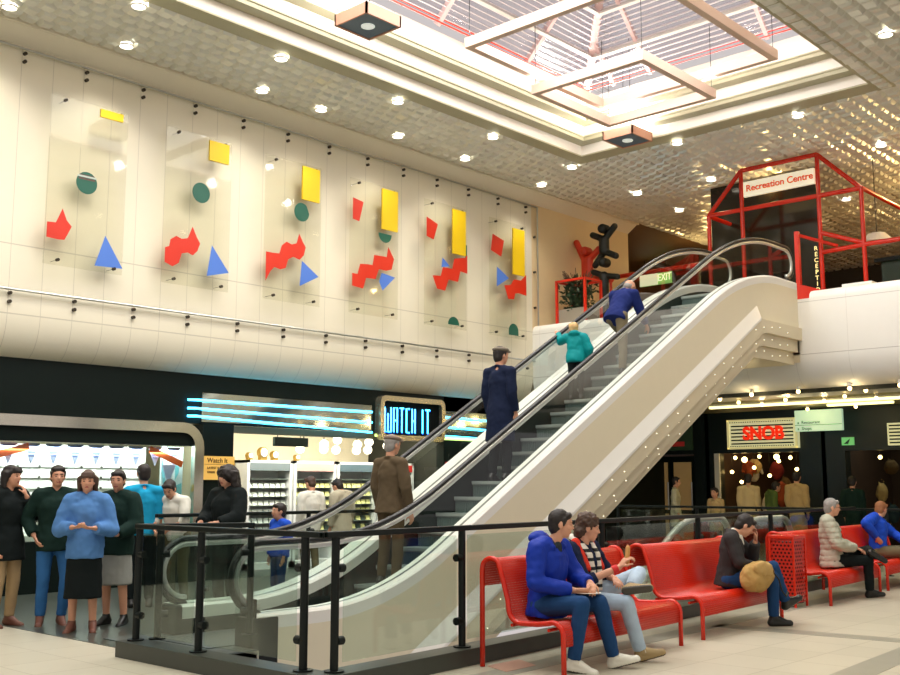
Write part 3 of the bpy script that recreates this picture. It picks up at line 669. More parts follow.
def hand(mb, w, d, nrm, side, curl=.5, sc=1.0, spread=.12):
    """palm, four unequal curled fingers and a thumb off the palm's side; side is +1 where the thumb lies along nrm x d"""
    d = V(d).normalized(); nrm = V(nrm); nrm = (nrm - d*nrm.dot(d)).normalized(); t = nrm.cross(d)*side; w = V(w)
    for i, (off, L) in enumerate(((.030,.94),(.010,1.05),(-.010,.98),(-.029,.78))):
        kn = w + (d*(.088 - .004*abs(i-1)) + t*off)*sc
        mb.cap(w + t*off*.6*sc + d*.012*sc, kn, .0145*sc, .0115*sc, 8)
        p = kn; a = curl*.55; dirv = (d + t*off*spread*8).normalized()
        for L0, r in ((.042,.0092),(.027,.0084),(.021,.0074)):
            v = (dirv*math.cos(a) + nrm*math.sin(a)).normalized(); q = p + v*L0*L*sc
            mb.cap(p, q, r*sc, r*.93*sc, 8); p = q; a += curl*.85
    b = w + (d*.025 + t*.022)*sc; v1 = (d*.62 + t*.62 + nrm*.3).normalized(); k = b + v1*.045*sc
    mb.cap(b, k, .0145*sc, .011*sc, 8); v2 = (d*.85 + t*.2 + nrm*(.25+.4*curl)).normalized(); q = k + v2*.032*sc; mb.cap(k, q, .0105*sc, .009*sc, 8); mb.cap(q, q + (v2+nrm*.3).normalized()*.022*sc, .009*sc, .0075*sc, 8)
def person(label, loc, rz, J, H=1.75, top=None, bottom=None, shoe=None, hair=None, skin=None, detail=False, group=None, build=1.0, hair_kind='short', hat=None, hL=None, hR=None, extras=None, kid=False):
    s = H/1.75
    root = thing('person', label, 'person', loc, group, rz)
    J = {k: V(v) for k, v in J.items()}
    look = J.pop('look').normalized()
    J = {k: v*s for k, v in J.items()}
    hs = s*(1.18 if kid else 1.0)
    fw = look; lf = V((0,0,1)).cross(fw).normalized(); up = fw.cross(lf)
    HM = Matrix((fw, lf, up)).transposed()
    hd = J['head']
    def hp(x, y, z): return hd + (fw*x + lf*y + up*z)*hs
    hipm = (J['hipL']+J['hipR'])/2; shm = (J['shL']+J['shR'])/2
    spine = (shm-hipm).normalized(); latH = (J['hipL']-J['hipR']).normalized(); latS = (J['shL']-J['shR']).normalized()
    fwd = latS.cross(spine)
    w = build*s
    def ringat(t, rx, ry, e):
        k = min(max(t, 0), 1); la = (latH*(1-k) + latS*k).normalized(); fv = la.cross(spine)
        return (hipm + (shm-hipm)*t + fv*(.012*s if .5 < t < .95 else 0), la*(rx*w+e), fv*(ry*w+e))
    def torso(mb, e=0.0, low=0.0, flare=0.0, flat=False):
        lw = -low*s/max((shm-hipm).length, .01) - .06
        mb.loft([ringat(lw, .160, .116, e+flare), ringat(0, .164, .118, e+flare*.5), ringat(.33, .138, .100, e), ringat(.55, .150, .108, e), ringat(.74, .160, .114, e), ringat(.9, .152, .098, e), ringat(1.0, .118, .076, e), ringat(1.08, .075, .062, e*.7)])
        for sd, sg in (('L', 1), ('R', -1)): mb.cap(shm + latS*sg*.07*s + spine*.02*s, J['sh'+sd], .058*s+e, .052*s+e)
    vox = .0062 if detail else .011
    mb = MB(); torso(mb)
    nb = hd - (fw*.025 + up*.105)*hs
    mb.cap(shm + spine*.0*s, nb, .06*s, .052*hs); mb.cap(nb, hp(-.015,0,-.02), .054*hs)
    for sd in 'LR':
        mb.cap(J['sh'+sd], J['el'+sd], .050*s, .040*s); mb.cap(J['el'+sd], J['wr'+sd], .040*s, .027*s)
        mb.cap(J['hip'+sd], J['kn'+sd], .085*w, .056*s); mb.cap(J['kn'+sd], J['an'+sd], .056*s, .038*s); lg = (J['kn'+sd]-J['an'+sd]).normalized(); dn_ = (J['to'+sd]-J['an'+sd]).normalized(); dq = dn_ - lg*dn_.dot(lg); dq = dq.normalized() if dq.length > .1 else dn_
        mb.cap(J['an'+sd], J['an'+sd] - lg*.035*s + dq*.09*s, .034*s, .022*s)
        hx = (hL if sd == 'L' else hR) or {}
        arm = (J['wr'+sd]-J['el'+sd]).normalized()
        dv = V(hx.get('d', arm)); nv = V(hx.get('n', (.15, -1 if sd == 'L' else 1, -.1)))
        hand(mb, J['wr'+sd] + dv.normalized()*.008*s, dv, nv, (-1 if sd == 'L' else 1), hx.get('c', .5), s*(.95 if kid else 1.0)*1.03)
    # head: skull, face, jaw, chin, nose, brow, lips, ears
    mb.sph(hp(-.012,0,.025), (.098*hs,.077*hs,.092*hs), 20, HM); mb.sph(hp(.022,0,-.03), (.070*hs,.062*hs,.085*hs), 18, HM); mb.sph(hp(.045,0,-.085), (.036*hs,.036*hs,.026*hs), 12, HM)
    mb.cap(hp(.082,0,.018), hp(.100,0,-.022), .0085*hs, .0115*hs, 10); mb.sph(hp(.090,0,-.027), (.012*hs,.018*hs,.009*hs), 10, HM)
    mb.cap(hp(.078,-.04,.032), hp(.078,.04,.032), .012*hs, None, 8); mb.sph(hp(.079,0,-.06), (.014*hs,.024*hs,.012*hs), 10, HM)
    for sg in (-1, 1): mb.sph(hp(-.005,sg*.078,-.008), (.02*hs,.009*hs,.033*hs), 10, HM); mb.sph(hp(.055,sg*.036,-.02), (.03*hs,.024*hs,.025*hs), 10, HM); mb.sph(hp(.074,sg*.031,.006), (.012*hs,.015*hs,.011*hs), 10, HM)
    me = remesh(mb, vox, 2, .4)
    body = put('body', me, [skin or SKIN, EYE, LIP, BROW], root)
    Ri = HM.transposed()
    for p in me.polygons:
        q = Ri @ (p.center - hd)/hs
        if q.x > .055 and abs(q.y) < .06:
            ay = abs(q.y) - .031
            if (ay/.0115)**2 + ((q.z-.006)/.005)**2 < 1: p.material_index = 1
            elif abs(q.z-.030) < .0042 and .015 < abs(q.y) < .045: p.material_index = 3
            elif abs(q.z+.06) < .0085 and abs(q.y) < .024: p.material_index = 2
    cv = .0085 if detail else .013
    # trousers or skirt
    if bottom:
        kind, bm, *rest = bottom
        mb = MB()
        if kind == 'skirt':
            hem = rest[0] if rest else .45
            c1 = V((hipm.x+.01, hipm.y, hem*s)); la = V((0,1,0)); fv = V((1,0,0))
            mb.loft([(c1, la*.205*w, fv*.165*w), (hipm - V((0,0,.12*s)), la*.185*w, fv*.145*w), (hipm + V((0,0,.02*s)), la*.175*w, fv*.130*w), (hipm + V((0,0,.14*s)), la*.145*w, fv*.108*w)])
        else:
            mb.loft([ringat(-.10, .150, .112, .006*s), ringat(0, .166, .120, .006*s), ringat(.3, .142, .104, .006*s)])
            for sd in 'LR':
                e = J['an'+sd] + (J['kn'+sd]-J['an'+sd])*.05
                mb.cap(J['hip'+sd], J['kn'+sd], .102*w, .070*s); mb.cap(J['kn'+sd], e, .072*s, .056*s, flat1=True)
        put('skirt' if kind == 'skirt' else 'trousers', remesh(mb, cv, 3, .5, .006*s), bm, root)
    # jacket or jumper
    if top:
        kind, tm, opt = top[0], top[1], (top[2] if len(top) > 2 else {})
        e = opt.get('e', .016)*s; mb = MB(); torso(mb, e, opt.get('low', .03), opt.get('flare', 0), True)
        if opt.get('coat'):
            c1 = hipm - V((0,0,opt['coat']*s)); la = latH; fv = V((1,0,0))
            mb.loft([(c1, la*(.192*w+e), fv*(.142*w+e)), (hipm, la*(.170*w+e), fv*(.125*w+e)), ringat(.3, .14, .102, e)])
        for sd in 'LR':
            en = J['el'+sd] + (J['wr'+sd]-J['el'+sd])*opt.get('sl', .93)
            mb.cap(J['sh'+sd], J['el'+sd], .056*s+e, .047*s+e); mb.cap(J['el'+sd], en, .047*s+e, .036*s+e*.7, flat1=True)
        if opt.get('collar', 1): mb.tube([shm + spine*.055*s + fwd*.01*s + (fwd*math.cos(a*PI/8) + latS*math.sin(a*PI/8))*.068*s + spine*(-.03*math.cos(a*PI/8))*s for a in range(16)], .02*s, 8, closed=True)
        if opt.get('hood'):
            mb.sph(shm + spine*.075*s - fwd*.105*s, (.085*s,.13*s,.06*s), 16, Matrix((fwd, latS, spine)).transposed()); mb.cap(shm + spine*.03*s + latS*.11*s, shm + spine*.02*s + latS*.085*s + fwd*.09*s, .035*s, .022*s); mb.cap(shm + spine*.03*s - latS*.11*s, shm + spine*.02*s - latS*.085*s + fwd*.09*s, .035*s, .022*s)
        jm = remesh(mb, cv, 3, .5, opt.get('fold', .009)*s, opt.get('nf', 9))
        if opt.get('quilt'):
            nn = [v.normal.copy() for v in jm.vertices]
            for v, k in zip(jm.vertices, nn): v.co += k*.010*(abs(math.sin((v.co - hipm).dot(spine)*PI/.075))**.5 - .6)
        put(kind, jm, tm, root)
    # shoes
    if shoe:
        sm, sole = shoe if isinstance(shoe, tuple) else (shoe, None)
        for sd in 'LR':
            mb = MB(); an, to = J['an'+sd], J['to'+sd]; dd = (to-an); dd.z = min(dd.z, 0) if dd.z < 0 else dd.z; dn = dd.normalized()
            leg = (J['kn'+sd]-an).normalized(); dw = (dn - leg*dn.dot(leg)); dw = dw.normalized() if dw.length > .1 else dn
            base_ = an - leg*.045*s
            mb.cap(an + leg*.02*s, base_ - dw*.03*s, .046*s, .042*s); mb.cap(base_ - dw*.03*s, base_ + dw*.175*s + leg*(-.012)*s, .044*s, .036*s); mb.cap(an + dw*.01*s, base_ + dw*.12*s, .045*s, .036*s)
            sh_ = put('shoe', remesh(mb, .008, 2, .5), [sm, sole or sm], root)
            for p in sh_.data.polygons:
                if (p.center - base_).dot(leg) < -.022*s: p.material_index = 1
            if detail and sole:
                sd_ = leg.cross(dw).normalized(); f = MB()
                for k in range(4):
                    c = base_ + dw*(.045+.026*k)*s + leg*(.048-.010*k)*s
                    f.tube([c - sd_*.026*s - leg*.010*s, c + leg*.006*s, c + sd_*.026*s - leg*.010*s], .0035, 6)
                c = base_ + dw*.04*s + leg*.056*s
                for sg in (-1, 1): f.tube([c, c + sd_*sg*.03*s + leg*.016*s, c + sd_*sg*.045*s - leg*.012*s, c], .003, 6)
                f.build('laces', M('lace_cream', (226,218,196), .8), sh_, world=False)
            for v in sh_.data.vertices:
                q = (v.co - base_).dot(leg)
                if q < -.036*s: v.co -= leg*(q + .036*s)
    # hair and hats
    if hair:
        mb = MB()
        if hair_kind == 'bald_sides': mb.sph(hp(-.035,0,.0), (.078*hs,.083*hs,.062*hs), 18, HM)
        else:
            mb.sph(hp(-.022,0,.036), (.098*hs,.085*hs,.094*hs), 20, HM); mb.sph(hp(-.05,0,-.015), (.062*hs,.076*hs,.085*hs), 16, HM)
            mb.cap(hp(.055,-.045,.082), hp(.055,.045,.082), .026*hs, None, 10)
            for sg in (-1,1): mb.cap(hp(.02,sg*.07,.05), hp(.015,sg*.076,-.005), .016*hs, .008*hs, 8)
        if hair_kind == 'curly': mb.sph(hp(-.015,0,.06), (.105*hs,.098*hs,.085*hs), 18, HM); mb.sph(hp(-.07,0,-.03), (.06*hs,.082*hs,.09*hs), 16, HM)
        if hair_kind in ('bob', 'long'):
            L = -.12 if hair_kind == 'bob' else -.2
            for a in range(-5, 6):
                an = PI + a*.30; mb.cap(hp(.085*math.cos(an)-.01, .088*math.sin(an), .03), hp(.085*math.cos(an)-.015, .092*math.sin(an), L), .03*hs, .022*hs, 8)
            mb.cap(hp(.075,-.05,.055), hp(.075,.05,.055), .02*hs, None, 8)
        if hair_kind == 'big':
            mb.sph(hp(-.03,0,.03), (.125*hs,.125*hs,.115*hs), 18, HM)
            for a in range(-5, 6):
                an = PI + a*.30; mb.cap(hp(.10*math.cos(an)-.01, .11*math.sin(an), .03), hp(.12*math.cos(an)-.015, .125*math.sin(an), -.2), .045*hs, .04*hs, 8)
        put('hair', remesh(mb, .009 if detail else .012, 2, .5, (.014 if hair_kind in ('curly','big') else .005)*hs, 34 if hair_kind == 'curly' else 22), hair, root)
    if hat:
        mb = MB(); mb.sph(hp(-.012,0,.078), (.118*hs,.10*hs,.042*hs), 20, HM); mb.sph(hp(.085,0,.06), (.06*hs,.075*hs,.012*hs), 16, HM)
        put('cap', remesh(mb, .009, 2, .5), hat, root)
    if extras:
        extras(root, J, hp, s, dict(shm=shm, spine=spine, fwd=fwd, latS=latS, hipm=hipm, HM=HM, hs=hs))
    return root
def cloth(n, c, r=.85): return M('cloth_'+n, c, r, var=.09, scale=14, bump=.15, spec=.2)
navy = cloth('navy', (22,32,58)); royal = cloth('royal_blue', (20,52,158), .6); jean = cloth('dark_jeans', (30,66,110)); paleJ = cloth('pale_jeans', (176,196,214)); blk = cloth('black', (16,24,24)); brown = cloth('brown_tweed', (92,78,58)); dgreen = cloth('bottle_green', (18,42,36))
fleece = cloth('sky_fleece', (84,130,186)); teal = cloth('teal', (0,140,142), .6); tan = cloth('tan', (190,162,112)); greyp = cloth('grey_padded', (178,178,158)); olivet = cloth('olive_trousers', (112,104,78)); whitec = cloth('white_shirt', (226,224,210)); cyan = cloth('cyan_shirt', (30,160,205)); brightb = cloth('bright_blue', (30,80,205), .65); charcoal = cloth('charcoal_jumper', (52,50,50)); greyskirt = cloth('grey_tweed', (150,152,146)); greycoat = cloth('stone_coat', (178,170,146))
wshoe = (M('white_trainer', (232,230,216), .5), M('shoe_sole', (74,70,60), .6)); dshoe = M('black_shoe', (18,20,18), .35); tshoe = (M('tan_shoe', (168,144,100), .6), M('shoe_sole')); bshoe = M('brown_boot', (110,66,50), .5)
hb = M('dark_hair', (32,24,20), .6, var=.2, scale=30); hbr = M('brown_hair', (74,52,38), .6, var=.2, scale=30); hgr = M('grey_hair', (150,146,140), .6, var=.2, scale=30); hbl = M('fair_hair', (206,168,110), .6, var=.15, scale=30); hgin = M('ginger_hair', (150,96,56), .6, var=.15, scale=30)
SY = -PI/2 + BA
def scarf(root, J, hp, s, g):
    sh, sp_, fw, la = g['shm'], g['spine'], g['fwd'], g['latS']
    for sg in (-1, 1):
        mb = MB(); pts = [sh + la*sg*.075*s - fw*.03*s + sp_*.075*s, sh + la*sg*.09*s + fw*.05*s + sp_*.055*s, sh + la*sg*.07*s + fw*.125*s - sp_*.04*s, sh + la*sg*.055*s + fw*.15*s - sp_*.2*s, sh + la*sg*.05*s + fw*.15*s - sp_*.36*s]
        mb.tube(pts, .042*s, 10, ell=(1,.4))
        put('scarf', remesh(mb, .008, 2), sc_m, root)
    mb = MB(); mb.tube([sh + sp_*.075*s + (fw*math.cos(a*PI/8) + la*math.sin(a*PI/8))*.085*s + sp_*(-.03*math.cos(a*PI/8)) for a in range(4, 13)], .032*s, 8); put('scarf', remesh(mb, .008, 2), sc_m, root)
    for sg in (-1, 1):
        mb = MB(); mb.cap(sh + la*sg*.115*s + sp_*.06*s + fw*.01*s, sh + la*sg*.12*s + fw*.128*s - sp_*.16*s, .045*s, .034*s); put('collar', remesh(mb, .01, 2), cloth('red_collar', (214,60,44)), root)
    w = J['wrR'] + (J['elR']-J['wrR']).normalized()*.03; f = MB(); d = (J['elR']-J['wrR']).normalized(); f.cyl(w - d*.02, w + d*.03, .036, .038, 14); f.build('wristband', M('red_band', (214,40,40), .7), root, world=False, smooth=True)
sc_m = M('striped_scarf', (226,220,206), .85)
n = sc_m.node_tree; b = n.nodes['Principled BSDF']; tc = n.nodes.new('ShaderNodeTexCoord'); sp = n.nodes.new('ShaderNodeSeparateXYZ'); n.links.new(tc.outputs['Object'], sp.inputs[0])
mx = n.nodes.new('ShaderNodeMix'); mx.data_type = 'RGBA'; n.links.new(mth(n, 'LESS_THAN', mth(n, 'FRACT', mth(n, 'MULTIPLY', sp.outputs['Z'], 13)), .38), mx.inputs['Factor'])
n.links.new(b.inputs['Base Color'].links[0].from_socket, mx.inputs['A']); mx.inputs['B'].default_value = lin((26,30,30)); n.links.new(mx.outputs['Result'], b.inputs['Base Color'])
def shirt_front(mat, w=.05, L=.3):
    def fn(root, J, hp, s, g):
        sh, sp_, fw, la = g['shm'], g['spine'], g['fwd'], g['latS']
        mb = MB(); mb.cap(sh + fw*.085*s + sp_*.03*s, sh + fw*.108*s - sp_*L*s, w*s, w*s); put('shirt', remesh(mb, .01, 2), mat, root)
        mb = MB()
        for sg in (-1, 1): mb.cap(sh + la*sg*.05*s + sp_*.08*s + fw*.01*s, sh + la*sg*.035*s + sp_*.02*s + fw*.085*s, .03*s, .02*s)
        put('shirt_collar', remesh(mb, .008, 2), mat, root)
    return fn
def glasses(root, J, hp, s, g):
    f = MB()
    for sg in (-1, 1):
        f.tube([hp(.098, sg*.033 + .022*math.cos(a*PI/7), .006 + .018*math.sin(a*PI/7)) for a in range(14)], .0028, 6, closed=True); f.tube([hp(.096, sg*.055, .01), hp(.0, sg*.084, .012)], .0026, 6)
    f.tube([hp(.1, -.011, .01), hp(.1, .011, .01)], .0026, 6); f.build('spectacles', M('spectacle_frame', (96,70,40), .3, .6), root, world=False, smooth=True)
# the two young men on the nearest bench
person('young man in a royal blue hooded anorak and dark jeans, eating on the nearest bench', (7.33,5.64,0), SY, sit(head=(.12,.06,1.17), look=(.82,.55,-.12), shL=(.03,.19,.97), shR=(.03,-.18,.97), hipL=(0,.1,.50), hipR=(0,-.1,.50),
    elL=(.14,.25,.72), elR=(.06,-.26,.70), wrL=(.36,.12,.69), wrR=(.31,-.06,.64), knL=(.45,.10,.54), knR=(.42,-.13,.54), anL=(.50,.24,.085), anR=(.35,-.15,.085), toL=(.65,.36,.03), toR=(.52,-.06,.03)),
    1.76, ('anorak', royal, dict(e=.03, hood=1, low=.06, flare=.018, fold=.013)), ('trousers', jean), wshoe, hb, detail=True, hL=dict(d=(.5,-.75,-.2), n=(.2,-.4,-.8), c=.9), hR=dict(d=(.75,.6,-.05), n=(-.3,.5,.8), c=.8), extras=shirt_front(cloth('dark_check', (44,52,56)), .035, .16))
person('young man with curly hair, striped scarf and pale jeans, holding a hot dog', (7.88,5.66,0), SY, sit(head=(.07,.0,1.135), look=(.80,.58,-.16), shL=(.0,.18,.95), shR=(.0,-.19,.95), hipL=(0,.1,.50), hipR=(0,-.1,.50),
    elL=(.10,.27,.70), elR=(.15,-.22,.68), wrL=(.26,.13,.69), wrR=(.37,.0,.80), knL=(.34,.42,.72), knR=(.45,-.03,.51), anL=(.47,.02,.63), anR=(.50,.12,.085), toL=(.60,-.14,.60), toR=(.64,.24,.03)),
    1.74, ('jacket', navy, dict(e=.022, low=.04, flare=.02, sl=.35, fold=.012)), ('trousers', paleJ), tshoe, hbr, detail=True, hair_kind='curly', hL=dict(d=(.6,-.75,-.1), n=(-.1,-.2,-.95), c=.5), hR=dict(d=(.55,.3,.75), n=(.5,.7,-.35), c=.9), extras=scarf)
person('seated man in a charcoal jumper with head bowed and hand at mouth', (10.80,5.80,0), SY+R(24), sit(head=(.20,.02,1.06), look=(.80,.10,-.62), shL=(.06,.18,.93), shR=(.04,-.18,.93), hipL=(0,.1,.48), hipR=(0,-.1,.48),
    elL=(.27,.19,.72), elR=(.12,-.25,.68), wrL=(.30,.06,.89), wrR=(.30,-.05,.62), knL=(.47,.02,.62), knR=(.46,-.02,.52), anL=(.60,.22,.24), anR=(.46,.0,.085), toL=(.74,.34,.17), toR=(.63,.06,.03)),
    1.76, ('jumper', charcoal, dict(e=.024, low=.04, flare=.016)), ('trousers', jean), dshoe, hb, detail=True, hL=dict(d=(.1,-.1,1), n=(-1,-.3,.1), c=.6), hR=dict(d=(.9,.3,-.2), n=(0,.2,-1), c=.5), extras=shirt_front(whitec, .03, .05))
person('grey-haired man with glasses in a pale grey padded jacket, legs crossed', (14.40,6.16,0), SY+R(20), sit(head=(.03,.02,1.20), look=(.95,.12,-.1), hipL=(0,.1,.49), hipR=(0,-.1,.49), elL=(.08,.26,.72), elR=(.06,-.26,.72), wrL=(.30,.10,.66), wrR=(.30,-.04,.66),
    knL=(.46,.20,.62), knR=(.45,.0,.50), anL=(.50,-.10,.60), anR=(.46,.08,.085), toL=(.60,-.24,.54), toR=(.62,.15,.03)),
    1.76, ('padded_jacket', greyp, dict(e=.036, low=.05, flare=.024, fold=.010, nf=12, quilt=1)), ('trousers', blk), dshoe, hgr, detail=True, hL=dict(d=(.7,-.6,-.2), n=(0,-.2,-1), c=.5), hR=dict(d=(.7,.6,-.2), n=(0,.2,-1), c=.5), extras=glasses)
person('person in bright blue top slumped sideways over the farthest bench back', (16.75,6.42,0), SY+R(15), sit(head=(.06,.26,1.13), look=(.5,.8,-.3), shL=(.02,.24,.94), shR=(-.06,-.10,1.0), elR=(-.16,-.40,.93), wrR=(-.02,-.24,.72), elL=(.2,.36,.76), wrL=(.36,.22,.66), hipL=(0,.12,.49), hipR=(0,-.08,.49)),
    1.76, ('jumper', brightb, dict(e=.03, low=.05, fold=.014)), ('trousers', olivet), dshoe, hgin)
# things they hold or rest
HD = thing('hot_dog', 'hot dog held up by the curly-haired man in pale jeans', 'food', (8.02,5.25,.93))
def loc2w(loc, rz, p, s=1.0): return V(loc) + Matrix.Rotation(rz, 3, 'Z') @ (V(p)*s)
q = loc2w((7.88,5.66,0), SY, (.425,.045,.89)); HD.location = q
f = MB(); f.cap((0,-.0,-.06),(0.02,.0,.075),.022,.02); hdb = f.build('bun', M('bread', (206,150,84), .7), HD, smooth='all', world=False)
f = MB(); f.cap((.014,.008,-.075),(.034,.008,.092),.012,.012); f.build('sausage', M('sausage', (170,84,48), .4), HD, smooth='all', world=False)
q = loc2w((7.33,5.64,0), SY, (.37,.05,.618)); PL = thing('paper_plate', 'white paper plate balanced on the lap of the man in blue', 'plate', q)
f = MB(); f.tube([(0,0,0),(0,0,.004),(0,0,.006)],[.07,.085,.115],24); f.build('plate', M('paper_white', (236,232,216), .7), PL, world=False)
f = MB(); f.cap((.02,.0,.012),(-.03,.02,.012),.016,.012); f.build('crust', M('bread') , PL, world=False, smooth='all')
q = loc2w((10.80,5.80,0), SY+R(24), (.21,-.17,.40)); BG = thing('shoulder_bag', 'slouched tan canvas bag on the bench beside the bowed man', 'bag', (10.72,5.42,.41))
mb = MB(); mb.sph((0,0,.13),(.27,.14,.16),20); mb.sph((-.10,-.01,.09),(.17,.13,.11),16); mb.sph((.12,0,.2),(.13,.1,.1),16)
put('bag_body', remesh(mb, .012, 3, .5, .02, 11), cloth('tan_canvas', (176,142,84)), BG)
mb = MB(); mb.sph((-.02,-.085,.2),(.20,.06,.10),16, Euler((.3,.25,0)).to_matrix()); put('flap', remesh(mb, .012, 2, .5, .012, 13), cloth('tan_canvas2', (190,156,98)), BG)
f = MB(); f.tube([(.14,-.1,.2),(.2,-.15,.1),(.22,-.17,-.02),(.27,-.19,-.08),(.3,-.2,-.03)], .012, 8, ell=(1.3,.5)); f.build('strap', M('dark_strap', (40,40,32), .7), BG, world=False, smooth='all')
f = MB(); f.tube([(.12+.03*math.cos(a*PI/6),-.12,.18+.03*math.sin(a*PI/6)) for a in range(12)], .006, 6, closed=True); f.build('buckle', M('brass_ring', (150,120,60), .3, .8), BG, world=False)
# riders on the escalator
def step(k, dx=.18): return (NX0 + k*.3464 + dx, NZ0 + .2*k)
x, z = step(0, .2); person('elderly man in flat cap and brown tweed jacket, lowest on the escalator', (x,9.02,z), R(6), stand(look=(1,-.18,-.12), elR=(-.02,-.25,1.12), wrR=(.06,-.25,.86)), 1.74, ('jacket', brown, dict(e=.020, coat=.10, low=.06, flare=.01)), ('trousers', cloth('brown_trousers', (96,80,58))), dshoe, hgr, hair_kind='short', hat=cloth('flat_cap', (128,112,100)))
x, z = step(6, .2); person('man in flat cap and long navy coat, halfway up the escalator', (x,9.08,z), R(4), stand(look=(1,-.35,-.05)), 1.80, ('coat', navy, dict(e=.020, coat=.42, low=.06, flare=.008)), ('trousers', blk), dshoe, hb, hat=cloth('grey_cap', (120,112,98)))
x, z = step(12, .04); person('fair-haired child in a teal anorak leaning on the far handrail', (x,9.22,z), R(25), stand(look=(.75,.6,.1), head=(.08,.06,1.56), shL=(.05,.19,1.36), shR=(.03,-.18,1.36), elL=(.14,.36,1.30), wrL=(.26,.44,1.50), elR=(.0,-.30,1.1), wrR=(.1,-.28,.9)), 1.20, ('anorak', teal, dict(e=.05, low=.1, hood=1, fold=.016)), ('trousers', blk), dshoe, hbl, kid=True, hL=dict(d=(.5,.5,.5), n=(.5,-.5,-.5), c=.5))
x, z = step(14, .18); person('stooping grey-haired man in navy jumper and olive trousers, highest on escalator', (x,9.05,z), R(2), stand(head=(.40,-.02,1.44), look=(.82,-.3,-.5), shL=(.25,.18,1.31), shR=(.25,-.18,1.30), hipL=(0,.1,.93), hipR=(0,-.1,.93), elL=(.36,.24,1.05), elR=(.34,-.24,1.02), wrL=(.55,.26,1.02), wrR=(.50,-.24,.84), knL=(.33,.1,.72), anL=(.32,.11,.49), toL=(.5,.12,.43), knR=(.03,-.1,.5), anR=(-.02,-.11,.085)), 1.74, ('jumper', cloth('navy_jumper', (24,38,96)), dict(e=.030, low=.06, flare=.0)), ('trousers', cloth('khaki_trousers', (124,112,88))), dshoe, hgr, hair_kind='bald_sides')
# people in front of the left shop
LG = None
person('woman with dark bob and black jacket holding a hand to her shoulder', (5.37,11.52,0), R(-75), stand(look=(.95,.3,-.05), elL=(.10,.26,1.2), wrL=(.14,.12,1.40), elR=(-.05,-.25,1.12)), 1.73, ('jacket', blk, dict(e=.035, coat=.22)), ('trousers', cloth('tan_trousers', (176,150,112))), bshoe, hb, hair_kind='bob', hL=dict(d=(-.3,-.2,.9), n=(-.7,-.5,.1), c=.8))
person('young man in a bottle green jacket and blue jeans facing out', (5.78,11.25,0), R(-112), stand(look=(1,.05,-.05), elL=(-.08,.30,1.16), wrL=(.06,.24,.98), elR=(-.08,-.30,1.16), wrR=(.04,-.22,.98), knL=(.05,.14,.5)), 1.73, ('jacket', dgreen, dict(e=.035, low=.1)), ('trousers', cloth('mid_jeans', (52,104,158))), bshoe, hb)
person('woman in a sky blue fleece and black skirt, hands held out in front', (5.74,10.50,0), R(-128), stand(look=(1,.05,-.08), elL=(.02,.27,1.10), wrL=(.25,.13,1.12), elR=(.02,-.27,1.10), wrR=(.25,-.10,1.13)), 1.67, ('fleece', fleece, dict(e=.042, low=.12, fold=.014, hood=1)), ('skirt', blk, .36), bshoe, hbr, hair_kind='bob', hL=dict(d=(.6,-.6,.05), n=(-.2,-.1,1), c=.5), hR=dict(d=(.6,.6,.05), n=(-.2,.1,1), c=.5))
person('person in dark jacket and grey tweed skirt beside the railing corner', (6.25,10.75,0), R(-150), stand(look=(1,.25,-.1), elL=(.04,.26,1.12), wrL=(.26,.14,1.02), elR=(.04,-.26,1.12), wrR=(.26,-.12,1.02)), 1.68, ('jacket', dgreen, dict(e=.045, low=.12)), ('skirt', greyskirt, .45), dshoe, hb, hL=dict(d=(.9,-.3,0), n=(0,-.3,1), c=.4), hR=dict(d=(.9,.3,0), n=(0,.3,1), c=.4))
person('person with back turned in cyan shirt close to the shop window', (7.35,12.05,0), R(70), stand(), 1.78, ('shirt', cyan, dict(e=.02, sl=.2)), ('trousers', blk), dshoe, hb)
person('figure with big dark hair and black coat leaning by the far handrail', (7.38,10.30,0), R(190), stand(look=(1,-.1,-.15), elL=(.08,.26,1.16), wrL=(.30,.15,1.10), elR=(.06,-.26,1.16), wrR=(.3,-.12,1.1)), 1.73, ('coat', blk, dict(e=.045, coat=.3, low=.05)), ('trousers', blk), dshoe, hb, hair_kind='big')
person('person in white shirt leaning forward by the orange price board', (7.75,11.85,0), R(-160), stand(head=(.22,0,1.52), look=(.8,.2,-.55), shL=(.12,.18,1.36), shR=(.12,-.18,1.36), elL=(.2,.24,1.1), wrL=(.36,.1,1.0), elR=(.2,-.24,1.1), wrR=(.36,-.1,1.0)), 1.68, ('shirt', whitec, dict(e=.022, sl=.3)), ('trousers', olivet), dshoe, hb)
person('child in a blue jacket behind the escalator handrail', (8.35,10.55,0), R(175), stand(look=(1,-.2,0)), 1.28, ('jacket', cloth('kid_blue', (30,78,190)), dict(e=.04)), ('trousers', jean), wshoe, hb, kid=True)
person('shopper in white top looking at the lit watch cabinets', (11.35,13.55,0), R(80), stand(look=(.9,.2,-.3)), 1.66, ('cardigan', whitec, dict(e=.03, low=.08)), ('trousers', olivet), dshoe, hbr)
person('shopper in stone coat looking at the lit watch cabinets', (11.75,13.25,0), R(95), stand(look=(.9,.1,-.4), head=(.1,0,1.58)), 1.66, ('coat', greycoat, dict(e=.045, coat=.25)), ('trousers', blk), dshoe, hb)
